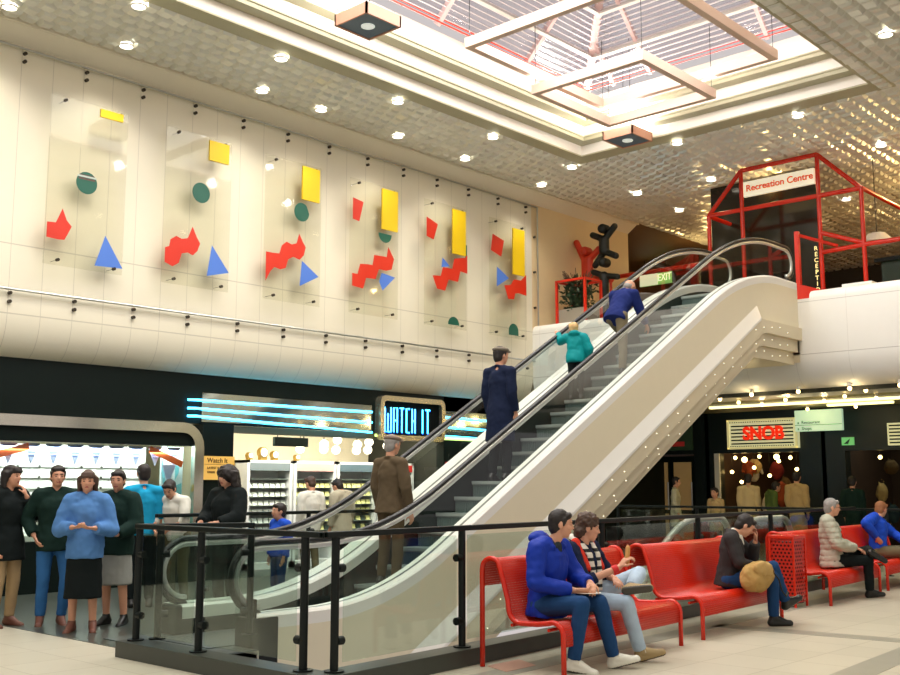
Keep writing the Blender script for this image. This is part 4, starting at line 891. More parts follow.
# shoppers by the marquee shop, far off
person('far shopper in pale coat before the tan doors', (22.0,13.1,0), R(-60), stand(elL=(-.02,.2,1.13), elR=(-.02,-.2,1.13), wrL=(.06,.19,.88), wrR=(.06,-.19,.88)), 1.72, ('coat', M('cloth_pale', (206,200,168), .85), dict(e=.018, coat=.35)), ('trousers', greycoat), dshoe, hb, build=.88)
person('far child in tan coat by the white pilaster', (21.6,11.85,0), R(180), stand(elL=(-.02,.2,1.13), elR=(-.02,-.2,1.13), wrL=(.06,.19,.88), wrR=(.06,-.19,.88)), 1.45, ('coat', tan, dict(e=.018, coat=.3)), ('trousers', blk), dshoe, hb, build=.88, kid=True)
person('far shopper in cream jacket under the left end of the marquee', (22.2,11.35,0), R(20), stand(elL=(-.02,.2,1.13), elR=(-.02,-.2,1.13), wrL=(.06,.19,.88), wrR=(.06,-.19,.88)), 1.78, ('jacket', M('cloth_cream', (214,190,140), .85), dict(e=.018, coat=.15)), ('trousers', blk), dshoe, hb, build=.88)
person('far shopper in olive jacket stooping under the marquee', (22.1,10.75,0), R(-40), stand(elL=(-.02,.2,1.13), elR=(-.02,-.2,1.13), wrL=(.06,.19,.88), wrR=(.06,-.19,.88), head=(.12,0,1.56)), 1.66, ('jacket', cloth('olive', (84,104,50)), dict(e=.018, coat=.2)), ('trousers', blk), dshoe, hb, build=.88)
person('far shopper in tan coat seen from behind under right end of marquee', (22.0,10.12,0), R(5), stand(elL=(-.02,.2,1.13), elR=(-.02,-.2,1.13), wrL=(.06,.19,.88), wrR=(.06,-.19,.88)), 1.82, ('coat', tan, dict(e=.018, coat=.4)), ('trousers', blk), dshoe, hb, build=.88)
person('far shopper in dark green before the clothes shop', (21.6,8.75,0), R(10), stand(elL=(-.02,.2,1.13), elR=(-.02,-.2,1.13), wrL=(.06,.19,.88), wrR=(.06,-.19,.88)), 1.7, ('jacket', dgreen, dict(e=.018, coat=.2)), ('trousers', blk), dshoe, hb, build=.88)

# ------------------------------------------------------------------ left side shop: lit window, neon fascia, open shop front
WY = 14.6
f = MB(); f.bx(-4,17.9,WY,WY+.12,2.50,3.30); f.bx(9.95,10.55,WY,WY+.3,0,2.5); f.bx(15.66,24,WY,WY+.2,0,3.3); f.bx(-4,9.95,WY-.02,WY+.3,0,.72); struct(f.build('trim_12', dark))
f = MB(); f.bx(-4,16.2,WY+.12,17.4,2.72,2.80); struct(f.build('ceiling_shop', M('shop_ceiling', (222,212,180), .6)))
f = MB(); f.bx(10.56,16.09,WY+.02,WY+.2,2.38,2.49); struct(f.build('trim_13', M('olive_beam', (84,78,54), .6)))
f = MB(); f.bx(-4,17,17.2,17.4,0,2.8); struct(f.build('wall_shop_back', M('shop_back_wall', (238,228,198), .6)))
f = MB(); f.bx(9.95,10.1,WY+.3,17.3,0,2.8); struct(f.build('wall_shop_side', M('shop_side', (190,180,150), .6)))
f = MB(); f.bx(16.02,16.2,WY+.2,17.3,0,2.72); struct(f.build('wall_shop_end', M('shop_end', (40,42,34), .6)))
po = thing('poster', 'red poster with pale lettering block on the dark wall beside the shop front', 'poster', (15.9,WY-.01,1.5))
f = MB(); f.bx(15.70,16.14,WY-.012,WY,1.42,1.98); f.build('sheet', M('poster_red', (200,50,46), .5), po)
f = MB(); f.bx(15.76,16.08,WY-.016,WY-.012,1.66,1.80); f.build('panel', M('poster_cream', (226,206,190), .5), po)
# window with a rounded silver frame
wf = bpy.data.objects.new('window_2', None); COL.objects.link(wf); wf['kind'] = 'structure'; wf.location = (7, WY, 0)
fr = [(-1,WY-.03,2.42),(9.55,WY-.03,2.42)] + [(9.55+.31*math.sin(PI/2*k/6), WY-.03, 2.11+.31*math.cos(PI/2*k/6)) for k in range(1,7)] + [(9.86,WY-.03,.72)]
f = MB()
o = []; i_ = []
for k, p in enumerate(fr):
    o.append(V(p)); i_.append(V(p))
outer = [(-1,2.50),(9.55,2.50)] + [(9.55+.39*math.sin(PI/2*k/6), 2.11+.39*math.cos(PI/2*k/6)) for k in range(1,7)] + [(9.94,.72)]
inner = [(-1,2.34),(9.55,2.34)] + [(9.55+.22*math.sin(PI/2*k/6), 2.12+.22*math.cos(PI/2*k/6)) for k in range(1,7)] + [(9.77,.72)]
for (a, c), (e, g) in zip(zip(outer, outer[1:]), zip(inner, inner[1:])):
    f.prism([(a[0],WY-.06,a[1]),(c[0],WY-.06,c[1]),(g[0],WY-.06,g[1]),(e[0],WY-.06,e[1])], (0,.1,0))
f.build('frame', M('mirror_silver', (205,200,182), .16, .9), wf)
f = MB(); f.bx(-1,9.78,WY+.0,WY+.05,2.13,2.36); f.build('header', dark, wf)
f = MB(); f.bx(-1,9.78,WY+.01,WY+.018,.72,2.14); f.build('pane', glz, wf)
# display wall of white cards
dsp = thing('display_wall', 'brightly lit white display wall of small pinned cards in the left window', 'shop display', (7,15.3,0))
f = MB(); f.bx(2,9.35,15.3,15.36,.6,2.12); f.build('back_panel', M('display_white', (246,244,236), .5), dsp)
f = MB()
for k in range(7): f.bx(2,9.35,15.26,15.30,.82+k*.16,.826+k*.16)
f.build('shelf_edge', M('grey_line', (170,172,168), .5), dsp)
for k in range(7):
    f = MB()
    x = 3.2
    while x < 9.3: f.sph((x,15.27,.83+k*.16),.022,8); x += .335
    f.build('pin_row', M('dark_pin', (60,58,52), .5), dsp)
# blue sale pennants hung across the window
pm = M('pennant', (176,186,222), .7, var=.05); pmt = M('pennant_print', (92,108,170), .7)
bt = thing('bunting', 'row of pale blue printed pennants strung across the left shop window', 'bunting', (7,WY+.12,2.1))
x = 3.0; k = 0
while x < 9.7:
    f = MB(); f.prism([(x,WY+.12,2.11),(x+.26,WY+.12,2.11),(x+.13,WY+.12,1.80)], (0,.004,0)); p = f.build('pennant', pm, bt)
    f = MB()
    for j, w in enumerate((.17,.13,.12,.08)): f.bx(x+.13-w/2,x+.13+w/2,WY+.114,WY+.118,2.075-.045*j-.012,2.075-.045*j+.004 if j%2 else 2.075-.045*j+.010)
    f.build('print', pmt, p); x += .335; k += 1
f = MB(); f.prism([(9.27,WY+.10,1.83),(9.53,WY+.10,1.83),(9.40,WY+.10,1.52)], (0,.004,0)); f.build('pennant', pm, bt)
om = M('orange_strip', (248,104,40), .6)
for a, c, lab in (((6.3,1.84),(7.08,2.06),'orange paper strip rising to the right at the left of the window'),((9.02,2.07),(9.62,1.84),'orange paper strip sloping down at the right end of the window')):
    t = MB(); t.bar((a[0],WY+.06,a[1]),(c[0],WY+.06,c[1]),.004,.10,up=(0,0,1)); tag(t.build('banner_strip', om), lab, 'banner')
ps = thing('poster_board', 'turquoise poster board with swirling shapes at the right end of the window', 'poster', (9.6,14.87,.72))
f = MB(); f.bx(9.36,9.76,14.86,14.89,.72,2.12); f.build('board', M('poster_pale', (206,226,226), .6), ps)
f = MB(); f.prism([(9.36,14.855,2.0)]+[(9.36+.26*(k/8)**2,14.855,2.0-1.2*k/8) for k in range(1,9)]+[(9.75,14.855,.8),(9.55,14.855,1.2),(9.44,14.855,1.6)], (0,-.004,0)); f.prism([(9.62,14.855,1.5),(9.74,14.855,1.55),(9.75,14.855,1.1),(9.66,14.855,1.0),(9.6,14.855,1.2)], (0,-.004,0)); f.prism([(9.6,14.855,2.0),(9.7,14.855,1.9),(9.68,14.855,1.7),(9.62,14.855,1.6)], (0,-.004,0)); f.build('shape', M('poster_teal', (112,190,196), .6), ps)
f = MB(); f.prism([(9.5,14.853,1.5),(9.6,14.853,1.53),(9.62,14.853,1.42),(9.52,14.853,1.4)], (0,-.006,0)); f.build('badge', M('poster_gold', (210,190,90), .6), ps)
ct = thing('display_counter', 'white slatted counter low in the left window behind the queue', 'counter', (6.9,14.9,.6))
f = MB(); f.bx(6.3,9.3,14.75,15.2,.72,.80); f.build('top', white, ct)
for k in range(12):
    f = MB(); x = 6.4+.24*k; f.bx(x,x+.15,14.85,15.0,.80,.86+.03*(k%3)); tag(f.build('watch_stand', M('stand_white', (232,236,236), .4)), 'small pale watch stand in the row on the window counter', 'stand', 'watch stands in window')
# fascia: mirror strip, three neon tubes, WATCH IT box
def mirmat():
    m = M('mirror_panel', (196,198,188), .08, .95); return m
f = MB(); f.bx(9.9,13.66,WY-.02,WY,2.53,3.0); tag(f.build('mirror_strip', mirmat()), 'long mirrored strip behind the cyan neon tubes over the shop', 'mirror')
f = MB(); f.bx(15.6,17.0,WY-.02,WY,2.53,3.0); tag(f.build('mirror_strip', mirmat()), 'short mirrored strip right of the framed neon sign', 'mirror')
for nm, z0, z1 in (('topmost',2.87,2.87),('middle',2.735,2.675),('lowest',2.61,2.49)):
    f = MB(); f.tube([(9.62,WY-.03,z0),(9.75,WY-.09,z0),(13.6,WY-.09,z1)],.018,8); tag(f.build('neon_tube', neon, smooth='all'), nm + ' of the three cyan neon tubes left of the sign', 'neon light')
    f = MB(); f.tube([(15.60,WY-.015,z1),(15.68,WY-.09,z1),(16.9,WY-.09,z1-.02)],.018,8); tag(f.build('neon_tube', neon, smooth='all'), nm + ' of the three short cyan neon tubes right of the sign', 'neon light')
f = MB(); f.bx(13.75,16.9,WY-.04,WY-.01,2.42,2.47); tag(f.build('neon_tube', M('lime_tube', (200,225,120), .4, emit=3)), 'yellow green light strip below the right hand neon tubes', 'neon light')
ws = thing('shop_sign', 'framed neon sign reading WATCH IT over the shop front', 'sign', (14.65,WY-.1,2.4))
def rr(x0,x1,z0,z1,r,n=6):
    p = []
    for cx_, cz_, a0 in ((x1-r,z1-r,0),(x0+r,z1-r,PI/2),(x0+r,z0+r,PI),(x1-r,z0+r,1.5*PI)):
        for k in range(n+1): a = a0 + PI/2*k/n; p.append((cx_+r*math.cos(a), cz_+r*math.sin(a)))
    return p
O = rr(13.76,15.54,2.36,3.20,.14); I = rr(13.86,15.44,2.46,3.10,.06)
f = MB()
for k in range(len(O)):
    a, c, e, g = O[k], O[(k+1)%len(O)], I[(k+1)%len(I)], I[k]
    f.prism([(a[0],WY-.16,a[1]),(c[0],WY-.16,c[1]),(e[0],WY-.16,e[1]),(g[0],WY-.16,g[1])],(0,.16,0))
f.build('frame', M('gilt_silver', (206,192,160), .22, .85), ws)
f = MB(); f.bx(13.84,15.46,WY-.08,WY-.02,2.44,3.12); f.build('panel', M('sign_black', (3,10,10), .6, spec=.1), ws)
GL = {'W':[[(0,1),(0,0),(.5,0),(.5,.75)],[(.5,0),(1,0),(1,1)]], 'A':[[(0,0),(0,1),(1,1),(1,0)],[(0,.48),(1,.48)]], 'T':[[(0,1),(1,1)],[(.5,1),(.5,0)]], 'C':[[(1,1),(0,1),(0,0),(1,0)]], 'H':[[(0,1),(0,0)],[(1,1),(1,0)],[(0,.5),(1,.5)]], 'I':[[(.5,1),(.5,0)]]}
x = 13.89; f = MB(); fb = MB()
for ch, wd in (('W',.21),('A',.14),('T',.15),('C',.13),('H',.13),(' ',.1),('I',.07),('T',.17)):
    for pl in GL.get(ch, []):
        pp = [(x+.02+u*(wd-.05), WY-.115, 2.52+.46*v) for u, v in pl]; f.tube(pp, .0115, 6)
        fb.tube([(a+.024, WY-.10, c-.018) for a, _, c in pp], .009, 6)
    x += wd + .025
f.build('lettering', neon, ws, smooth='all'); fb.build('lettering_inner', neonb, ws, smooth='all')  # blue tubes form the inner line of the double neon outline
# orange board on the pillar
ob = thing('price_board', 'orange board headed Watch It on the dark pillar', 'sign', (10.25,WY-.03,1.6))
f = MB(); f.bx(9.96,10.56,WY-.03,WY-.01,1.60,1.98); f.build('board', M('orange_board', (234,186,92), .5, emit=.25), ob)
txm = M('board_text', (92,60,20), .6); text('Watch It', .11, (10.22,WY-.034,1.91), FRONT, txm, ob); text('LATEST RANGE IN', .055, (10.25,WY-.034,1.79), FRONT, txm, ob); text('TIMERS', .05, (10.1,WY-.034,1.72), FRONT, txm, ob)
f = MB(); f.bx(9.97,10.55,WY-.033,WY-.03,1.845,1.85); f.build('rule', txm, ob)
# lit watch cabinets with rows of boxes
cab_w = M('cabinet_white', (228,230,228), .4); goods = [M('goods_pale', (236,244,236), .5), M('goods_grey', (190,206,196), .5), M('goods_yellow', (240,238,160), .5), M('goods_dark', (70,86,76), .5)]
hdm = [M('header_grey', (110,122,124), .5), M('header_pink', (226,170,160), .5), M('header_slate', (84,104,112), .5), M('header_red', (206,52,44), .5)]
boxes = {}
for gi, g in enumerate(goods):
    f = MB(); f.bx(-.052,.052,0,.06,0,.085); f.prism([(-.05,-.02,.0),(.05,-.02,.0),(.05,0,.07),(-.05,0,.07)],(0,.002,0)); bb = f.build('watch_box', g); boxes[gi] = bb
first = {0:1,1:1,2:1,3:1}
cabx = [11.70,12.78,13.86,14.94]; cl = ['grey headed','pink headed','slate headed','red headed']
for ci, x0 in enumerate(cabx):
    t = thing('display_cabinet', '%s white glazed watch cabinet at the back of the open shop' % cl[ci], 'cabinet', (x0+.5,15.9,0), 'watch cabinets')
    f = MB(); f.bx(x0,x0+.06,15.75,16.15,0,1.97); f.bx(x0+.98,x0+1.04,15.75,16.15,0,1.97); f.bx(x0,x0+1.04,16.12,16.16,0,1.97); f.bx(x0,x0+1.04,15.75,16.15,1.92,1.97); f.bx(x0,x0+1.04,15.75,16.15,.0,.12); f.build('carcass', cab_w, t)
    f = MB(); f.bx(x0+.06,x0+.98,15.74,15.76,1.78,1.92); f.build('header', hdm[ci], t)
    f = MB()
    for k in range(8): f.bx(x0+.06,x0+.98,15.8,16.12,.5+.16*k,.51+.16*k)
    f.build('shelf', M('shelf_dark', (120,134,126), .4), t)
    for k in range(7):
        for j in range(7):
            gi = (0 if k > 2 else 1) if ci == 0 else (2 if k > 2 else (3 if (j+k) % 2 else 2)) if ci < 3 else 0
            src = boxes[gi]; o = src if first[gi] else src.copy()
            if not first[gi]: COL.objects.link(o)
            first[gi] = 0
            o.location = (x0+.13+.13*j, 15.86, .51+.16*k)
            tag(o, 'small watch box standing in a row on a lit cabinet shelf', 'box', 'watch boxes on the cabinet shelves')
for gi, b_ in boxes.items():
    if first[gi]: bpy.data.objects.remove(b_)
hs_ = thing('hanging_sign', 'small dark sign hanging over the shop entrance', 'sign', (12.1,15.0,2.18))
f = MB(); f.bx(11.72,12.48,15.0,15.06,2.2,2.36); f.build('board', M('sign_dark', (28,44,40), .4), hs_)
f = MB(); f.cyl((11.8,15.03,2.36),(11.8,15.03,2.72),.008,n=6); f.cyl((12.4,15.03,2.36),(12.4,15.03,2.72),.008,n=6); f.build('cable', blackm, hs_)
glb = M('globe_glass', (255,246,225), .3, emit=4, emc=(255,244,215))
for k, (x, y, z) in enumerate(((13.2,15.4,2.28),(13.45,15.7,2.2),(13.62,15.5,2.38),(13.85,15.8,2.2),(14.05,15.4,2.3),(14.3,15.7,2.2),(14.45,15.5,2.36),(14.7,15.8,2.22),(14.95,15.5,2.3),(12.95,15.8,2.2))):
    t = thing('globe_lamp', 'white glass globe lamp in the cluster above the cabinets', 'lamp', (x,y,z), 'globe lamps above cabinets')
    f = MB(); f.sph((x,y,z),.085,16); f.build('globe', glb, t, smooth='all'); f = MB(); f.cyl((x,y,z+.08),(x,y,2.725),.007,n=6); f.build('flex', blackm, t)
for k, (x, lab) in enumerate(((11.85,'small gold carriage clock on the grey headed cabinet'),(12.15,'larger round faced clock on the grey headed cabinet'),(12.42,'slim brass clock beside the larger round faced clock'),(12.95,'squat gold clock on the pink headed cabinet'))):
    t = thing('clock', lab, 'clock', (x,15.9,1.97)); h = (.14,.24,.18,.12)[k]
    f = MB(); f.bx(x-h*.3,x+h*.3,15.86,15.95,1.97,1.97+h*.5); f.cyl((x,15.86,1.97+h*.6),(x,15.95,1.97+h*.6),h*.42,n=18); f.build('case', M('brass', (200,164,80), .3, .8), t)
    f = MB(); f.cyl((x,15.85,1.97+h*.6),(x,15.86,1.97+h*.6),h*.33,n=18); f.build('dial', white, t)
def area(nm, loc, rot, e, sx, sy, col=(1,1,1)):
    l = bpy.data.lights.new(nm, 'AREA'); l.shape = 'RECTANGLE'; l.size = sx; l.size_y = sy; l.energy = e; l.color = col
    o = bpy.data.objects.new(nm, l); COL.objects.link(o); o.location = loc; o.rotation_euler = rot; return o
area('shop_light', (13.2,15.3,2.68), (R(25),0,0), 260, 5, .8, (1,.95,.82))
area('window_light', (6.5,14.76,2.10), (R(38),0,0), 150, 6.5, .3, (.97,1,.98))

# ------------------------------------------------------------------ lower shops on the right, below the balcony
RX_ = 24.0
gz = M('shop_dark', (14,26,22), .4, var=.2)
f = MB(); f.bx(RX_,RX_+.2,4,18,2.3,3.3); f.bx(RX_,RX_+.3,13.05,13.72,0,2.3); f.bx(RX_,RX_+.3,9.85,10.95,0,2.3); f.bx(RX_,RX_+.3,4,8.3,0,2.3); f.bx(RX_,RX_+.3,15.1,18,0,2.3); struct(f.build('wall_shops', gz))
f = MB(); f.bx(28,28.2,4,18,0,3.3); f.bx(RX_,28,13.3,13.4,0,3.3); f.bx(RX_,28,10.3,10.4,0,3.3); struct(f.build('wall_shops_back', M('shop_brown', (70,48,30), .7, var=.4, scale=2)))
f = MB(); f.bx(RX_-.06,RX_,13.0,13.13,0,2.3); tag(f.build('pilaster', white), 'slim white pilaster at the left edge of the marquee shop', 'pilaster')
for k, (y0, y1, lab) in enumerate(((14.42,15.08,'tan panelled shop door nearest the escalator'),(13.74,14.40,'tan panelled shop door nearest the white pilaster'))):
    d_ = bpy.data.objects.new('door_%d' % (k+1), None); COL.objects.link(d_); d_['kind'] = 'structure'; d_.location = (RX_, y0, 0)
    f = MB(); f.bx(RX_+.02,RX_+.07,y0,y1,0,2.25); f.build('frame', dark, d_)
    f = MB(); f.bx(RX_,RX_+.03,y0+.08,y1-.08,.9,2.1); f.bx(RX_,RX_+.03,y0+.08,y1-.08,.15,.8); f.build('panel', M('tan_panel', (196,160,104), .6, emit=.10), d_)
    f = MB(); f.cyl((RX_-.04,y0+.05,.9),(RX_-.04,y0+.05,1.6),.02,n=8); f.build('handle', steel, d_)
ms = thing('shop_sign', 'striped cream marquee sign with red letters over the far shop', 'sign', (RX_-.1,11.8,2.4))
mc = M('marquee_cream', (240,236,190), .5, emit=.5, emc=(240,236,180)); md_ = M('marquee_stripe', (40,56,40), .5)
f = MB(); f.bx(RX_-.14,RX_-.02,10.9,12.7,2.39,3.1); f.build('panel', mc, ms)
f = MB()
for k in range(6): f.bx(RX_-.15,RX_-.14,11.0,12.6,2.50+.085*k,2.535+.085*k)
f.build('stripe', md_, ms)
f = MB()
for (a,b_,c,d_) in ((10.9,12.7,3.06,3.1),(10.9,12.7,2.39,2.43),(10.9,10.95,2.39,3.1),(12.65,12.7,2.39,3.1)): f.bx(RX_-.17,RX_-.14,a,b_,c,d_)
f.build('border', M('marquee_border', (226,214,150), .4, emit=.5), ms)
f = MB()
for k in range(28):
    y = 11.0 + k*.0593
    for z in (2.455, 3.035): f.bx(RX_-.16,RX_-.145,y,y+.026,z-.014,z+.014)
f.build('bulb_row', M('dark_gap', (70,70,40), .6), ms)
text('SNOB', .42, (RX_-.17,11.75,2.745), SIDE, M('marquee_red', (236,50,20), .5, emit=.9, emc=(240,40,10)), ms, depth=.012, sx=.95, bold=.016)
dn = thing('door_sign', 'dim green panel with red strip over the tan shop doors', 'sign', (RX_-.05,14.4,2.4))
f = MB(); f.bx(RX_-.06,RX_,13.74,15.0,2.40,3.05); f.build('panel', M('dim_green', (66,96,72), .5), dn)
f = MB(); f.bx(RX_-.07,RX_-.06,13.95,14.5,2.5,2.62); f.build('strip', M('dim_red', (170,46,40), .5, emit=.2), dn)
ds = thing('directory_sign', 'pale green lit hanging directory sign beside the marquee', 'sign', (RX_-.6,10.2,2.75))
f = MB(); f.bx(RX_-.6,RX_-.5,9.64,10.74,2.74,3.22); f.build('panel', M('directory_green', (206,238,206), .5, emit=.5, emc=(200,238,205)), ds)
f = MB(); f.bx(RX_-.606,RX_-.6,9.64,10.74,2.875,2.885); f.build('rule', md_, ds)
text('a  Restaurant', .10, (RX_-.607,10.68,2.94), SIDE, M('directory_text', (30,60,50), .6), ds, align='LEFT'); text('a  Shops', .10, (RX_-.607,10.68,2.80), SIDE, M('directory_text'), ds, align='LEFT')
f = MB(); f.cyl((RX_-.55,9.85,3.22),(RX_-.55,9.85,3.3),.01,n=6); f.cyl((RX_-.55,10.55,3.22),(RX_-.55,10.55,3.3),.01,n=6); f.build('rod', blackm, ds)
s2 = thing('shop_sign', 'striped cream marquee sign cut by the photo edge', 'sign', (RX_-.1,8.2,2.4))
f = MB(); f.bx(RX_-.14,RX_-.02,7.2,8.82,2.39,2.88); f.build('panel', mc, s2)
f = MB()
for k in range(6): f.bx(RX_-.15,RX_-.14,7.2,8.78,2.43+.075*k,2.465+.075*k)
f.build('stripe', md_, s2)
es = thing('exit_sign', 'small green pictogram sign above the clothes shop doorway', 'sign', (RX_-.03,9.75,2.4))
f = MB(); f.bx(RX_-.04,RX_,9.62,9.9,2.42,2.60); f.build('panel', M('exit_green', (120,190,120), .5, emit=.7, emc=(110,190,110)), es)
f = MB(); f.prism([(RX_-.045,9.85,2.45),(RX_-.045,9.7,2.57),(RX_-.045,9.75,2.45)],(.004,0,0)); f.build('mark', M('exit_dark', (20,60,40), .5), es)
# strip lights and bulbs on the lower soffit
for (x, y0, y1, lab) in ((21.6,5.0,11.9,'long yellow fluorescent strip under the balcony soffit'),(22.6,8.2,9.6,'short fluorescent strip beyond the directory sign')):
    t = thing('strip_light', lab, 'ceiling light', (x,(y0+y1)/2,3.3)); f = MB(); f.bx(x-.06,x+.06,y0,y1,3.22,3.27); f.build('tube', stripm, t); f = MB(); f.bx(x-.09,x+.09,y0,y1,3.27,3.3); f.build('batten', white, t)
BL = [(18.5,9.32),(18.5,8.40),(18.5,7.45),(18.5,6.58),(19.1,8.88),(19.1,7.40),(19.1,10.3),(20.1,10.42),(20.1,9.4),(20.1,8.2),(20.9,8.95),(20.9,7.9),(20.9,10.3),(22.9,9.11),(22.9,10.2),(22.9,8.1),(20.1,11.5),(18.5,10.2)]
pb = thing('soffit_bulb', 'bare warm bulb glowing on the soffit below the balcony', 'ceiling light', (0,0,3.27), 'bare bulbs on the lower soffit')
f = MB(); f.sph((0,0,3.205),.036,12); f.build('bulb', bulbm, pb, smooth='all'); f = MB(); f.cyl((0,0,3.235),(0,0,3.3),.035,n=10); f.build('holder', white, pb)
for i, (x, y) in enumerate(BL):
    o = pb if i == 0 else copy_tree(pb); o.location = (x, y, 3.27)
    if i % 2 == 0:
        l = bpy.data.lights.new('bulb_glow', 'POINT'); l.energy = 5; l.color = (1,.78,.42); l.shadow_soft_size = .05; lo = bpy.data.objects.new('bulb_glow', l); COL.objects.link(lo); lo.location = (x, y, 3.12)
# things in the far shops
for k, (y, z) in enumerate(((12.85,2.2),(12.6,2.15),(12.2,2.22),(11.75,2.2),(11.7,2.1),(11.4,2.18),(11.1,2.2),(12.7,1.6),(9.25,2.15),(12.35,1.95),(11.95,1.75),(11.25,1.9),(12.95,1.85),(8.6,1.9))):
    t = thing('shop_bulb', 'warm lamp bulb hanging inside the far shop doorway', 'lamp', (RX_+.5,y,z), 'bulbs inside far shops')
    f = MB(); f.sph((RX_+.5,y,z),.07 if k in (1,3) else .045,12); f.build('bulb', bulbm, t, smooth='all'); f = MB(); f.cyl((RX_+.5,y,z+.04),(RX_+.5,y,3.0),.006,n=6); f.build('flex', blackm, t)
random.seed(3)
gc = [(150,70,40),(60,80,50),(200,170,110),(120,40,36),(40,60,70),(210,200,180),(90,70,40)]
for k in range(22):
    y = random.uniform(8.5,9.7) if k < 7 else random.uniform(11.05,12.95); z = random.uniform(.8,2.0); c = gc[k % 7]; nmc = ('hanging_garment' if k % 2 else 'hanging_bag')
    mb = MB(); h = random.uniform(.25,.5); w = random.uniform(.10,.2)
    if k % 2: mb.cap((0,w,0),(0,-w,0),.05); mb.cap((0,0,0),(0,0,-h),w*.8,w*.9); mb.cap((0,w,0),(0,w*1.5,-h*.7),.05,.04); mb.cap((0,-w,0),(0,-w*1.5,-h*.7),.05,.04)
    else: mb.sph((0,0,-h*.5),(.1,w,h*.5),14); mb.tube([(0,-w*.5,-h*.2),(0,-w*.3,h*.2),(0,w*.3,h*.2),(0,w*.5,-h*.2)],.015,6)
    o = put(nmc, remesh(mb, .03, 2, .5, .02), cloth('goods%d' % (k % 7), c), None); o.location = (RX_+.9+random.random()*1.2, y, z+.2)
    tag(o, 'goods hanging in the dim interior of the far shops', 'shop goods', 'goods hanging in far shops')
area('far_shop_light', (25.6,12.0,3.1), (0,0,0), 16, 1.6, 1.6, (1,.72,.4)); area('far_shop_light', (25.6,9.2,3.1), (0,0,0), 12, 1.6, 1.2, (.9,1,.85))

# ------------------------------------------------------------------ upper level
FX = 19.4
f = MB(); f.bx(20.3,20.36,8.62,11.0,UF,7.9); struct(f.build('wall_screen', M('dark_glass_screen', (34,30,20), .12, var=.3)))
rc = thing('pavilion_frame', 'tall red tubular gabled frame of the recreation entrance on upper floor', 'frame', (FX,9.0,UF))
def tub(nm, a, c, r=.045, par=rc): f = MB(); f.cyl(a, c, r, n=10); return f.build(nm, red2, par, smooth=True)
pts = dict(el=(FX,10.57,7.05), tl=(FX,9.82,7.86), tr=(FX,8.22,7.86), er=(FX,7.40,7.03))
tub('eave_tube', pts['el'], pts['er']); tub('ridge_tube', pts['tl'], pts['tr']); tub('sloping_tube', pts['el'], pts['tl']); tub('sloping_tube', pts['tr'], pts['er'])
for nm, q in pts.items(): tub('post', q, (q[0],q[1],UF), .042)
for y in (10.57, 7.40): tub('back_tube', (FX,y,7.04), (FX+3,y,7.04))
tub('low_rail', (FX,7.4,5.95), (FX,4.0,5.95)); tub('low_rail', (FX,8.2,5.92), (FX,7.4,5.95)); tub('low_rail', (FX,8.2,6.30), (FX,7.4,5.98))
sg_ = thing('sign_board', 'cream lit sign reading Recreation Centre hung in the red frame', 'sign', (FX,9.0,7.3))
f = MB(); f.bx(FX-.03,FX+.03,8.28,9.76,7.29,7.60); f.build('board', M('lit_sign', (250,244,218), .5, emit=.5, emc=(255,244,210)), sg_)
text('Recreation Centre', .185, (FX-.034,9.0,7.45), SIDE, M('sign_red', (222,70,30), .5, emit=.3), sg_, depth=.006, bold=.004)
vs = thing('vertical_sign', 'small yellow letters spelling RECEPTION down the red post', 'sign', (FX,8.22,5.0))
for k, ch in enumerate('RECEPTION'): text(ch, .12, (FX-.06,8.30,6.0-.115*k), SIDE, M('sign_yellow', (250,226,150), .5, emit=1.2), vs, name='letter')
gp = thing('rail_post', 'stout red square post with flared base beside the escalator head', 'post', (18.85,8.5,UF))
f = MB(); f.bx(18.80,18.88,8.40,8.48,UF,6.26); f.build('post', red, gp); f = MB(); f.prism([(18.75,8.5,UF),(18.75,7.9,UF),(18.75,7.9,5.05),(18.75,8.3,5.2),(18.75,8.5,5.25)],(.3,0,0)); f.build('base', red, gp)
f = MB(); f.bar((18.84,8.44,6.2),(FX,7.9,6.0),.05,.05); f.build('arm', red, gp)
br_ = thing('red_railing', 'long red rail on posts across the back of the upper floor', 'railing', (21,13.5,UF))
f = MB(); f.tube([(21,14.2,6.45),(21,9.8,6.42)],.055,8); f.build('rail', red, br_, smooth='all')
for y in (14.1, 11.0, 9.9): f = MB(); f.cyl((21,y,UF),(21,y,6.43),.035,n=8); f.build('post', red, br_)
pc = thing('planter', 'red framed glass planter with bushy dark green plant on the upper floor', 'planter', (18.9,13.5,UF))
f = MB()
for y in (13.16,13.92):
    for x in (18.6,19.2): f.bx(x-.025,x+.025,y-.025,y+.025,UF,6.0)
for y in (13.16,13.92): f.bx(18.6,19.2,y-.025,y+.025,5.95,6.0)
for x in (18.6,19.2): f.bx(x-.025,x+.025,13.16,13.92,5.95,6.0)
f.build('frame', red, pc)
f = MB(); f.bx(18.63,19.17,13.19,13.90,UF,5.35); f.build('trough', M('grey_trough', (150,142,126), .6), pc)
random.seed(11)
lf1 = M('dark_leaf', (40,62,36), .5, var=.3, scale=20)
f = MB()
for k in range(420):
    c = V((18.9+max(-.3,min(.3,random.gauss(0,.16))), 13.54+max(-.36,min(.36,random.gauss(0,.18))), 5.65+max(-.35,min(.42,random.gauss(0,.2))))); d = V((random.gauss(0,1),random.gauss(0,1),random.gauss(0,.8))).normalized(); e = d.cross(V((.3,.5,.8))).normalized()
    P = [f.bm.verts.new(p) for p in (c-d*.08, c+e*.032, c+d*.08, c-e*.032)]; f.bm.faces.new(P)
f.build('leaves', lf1, pc, recalc=False)
f = MB()
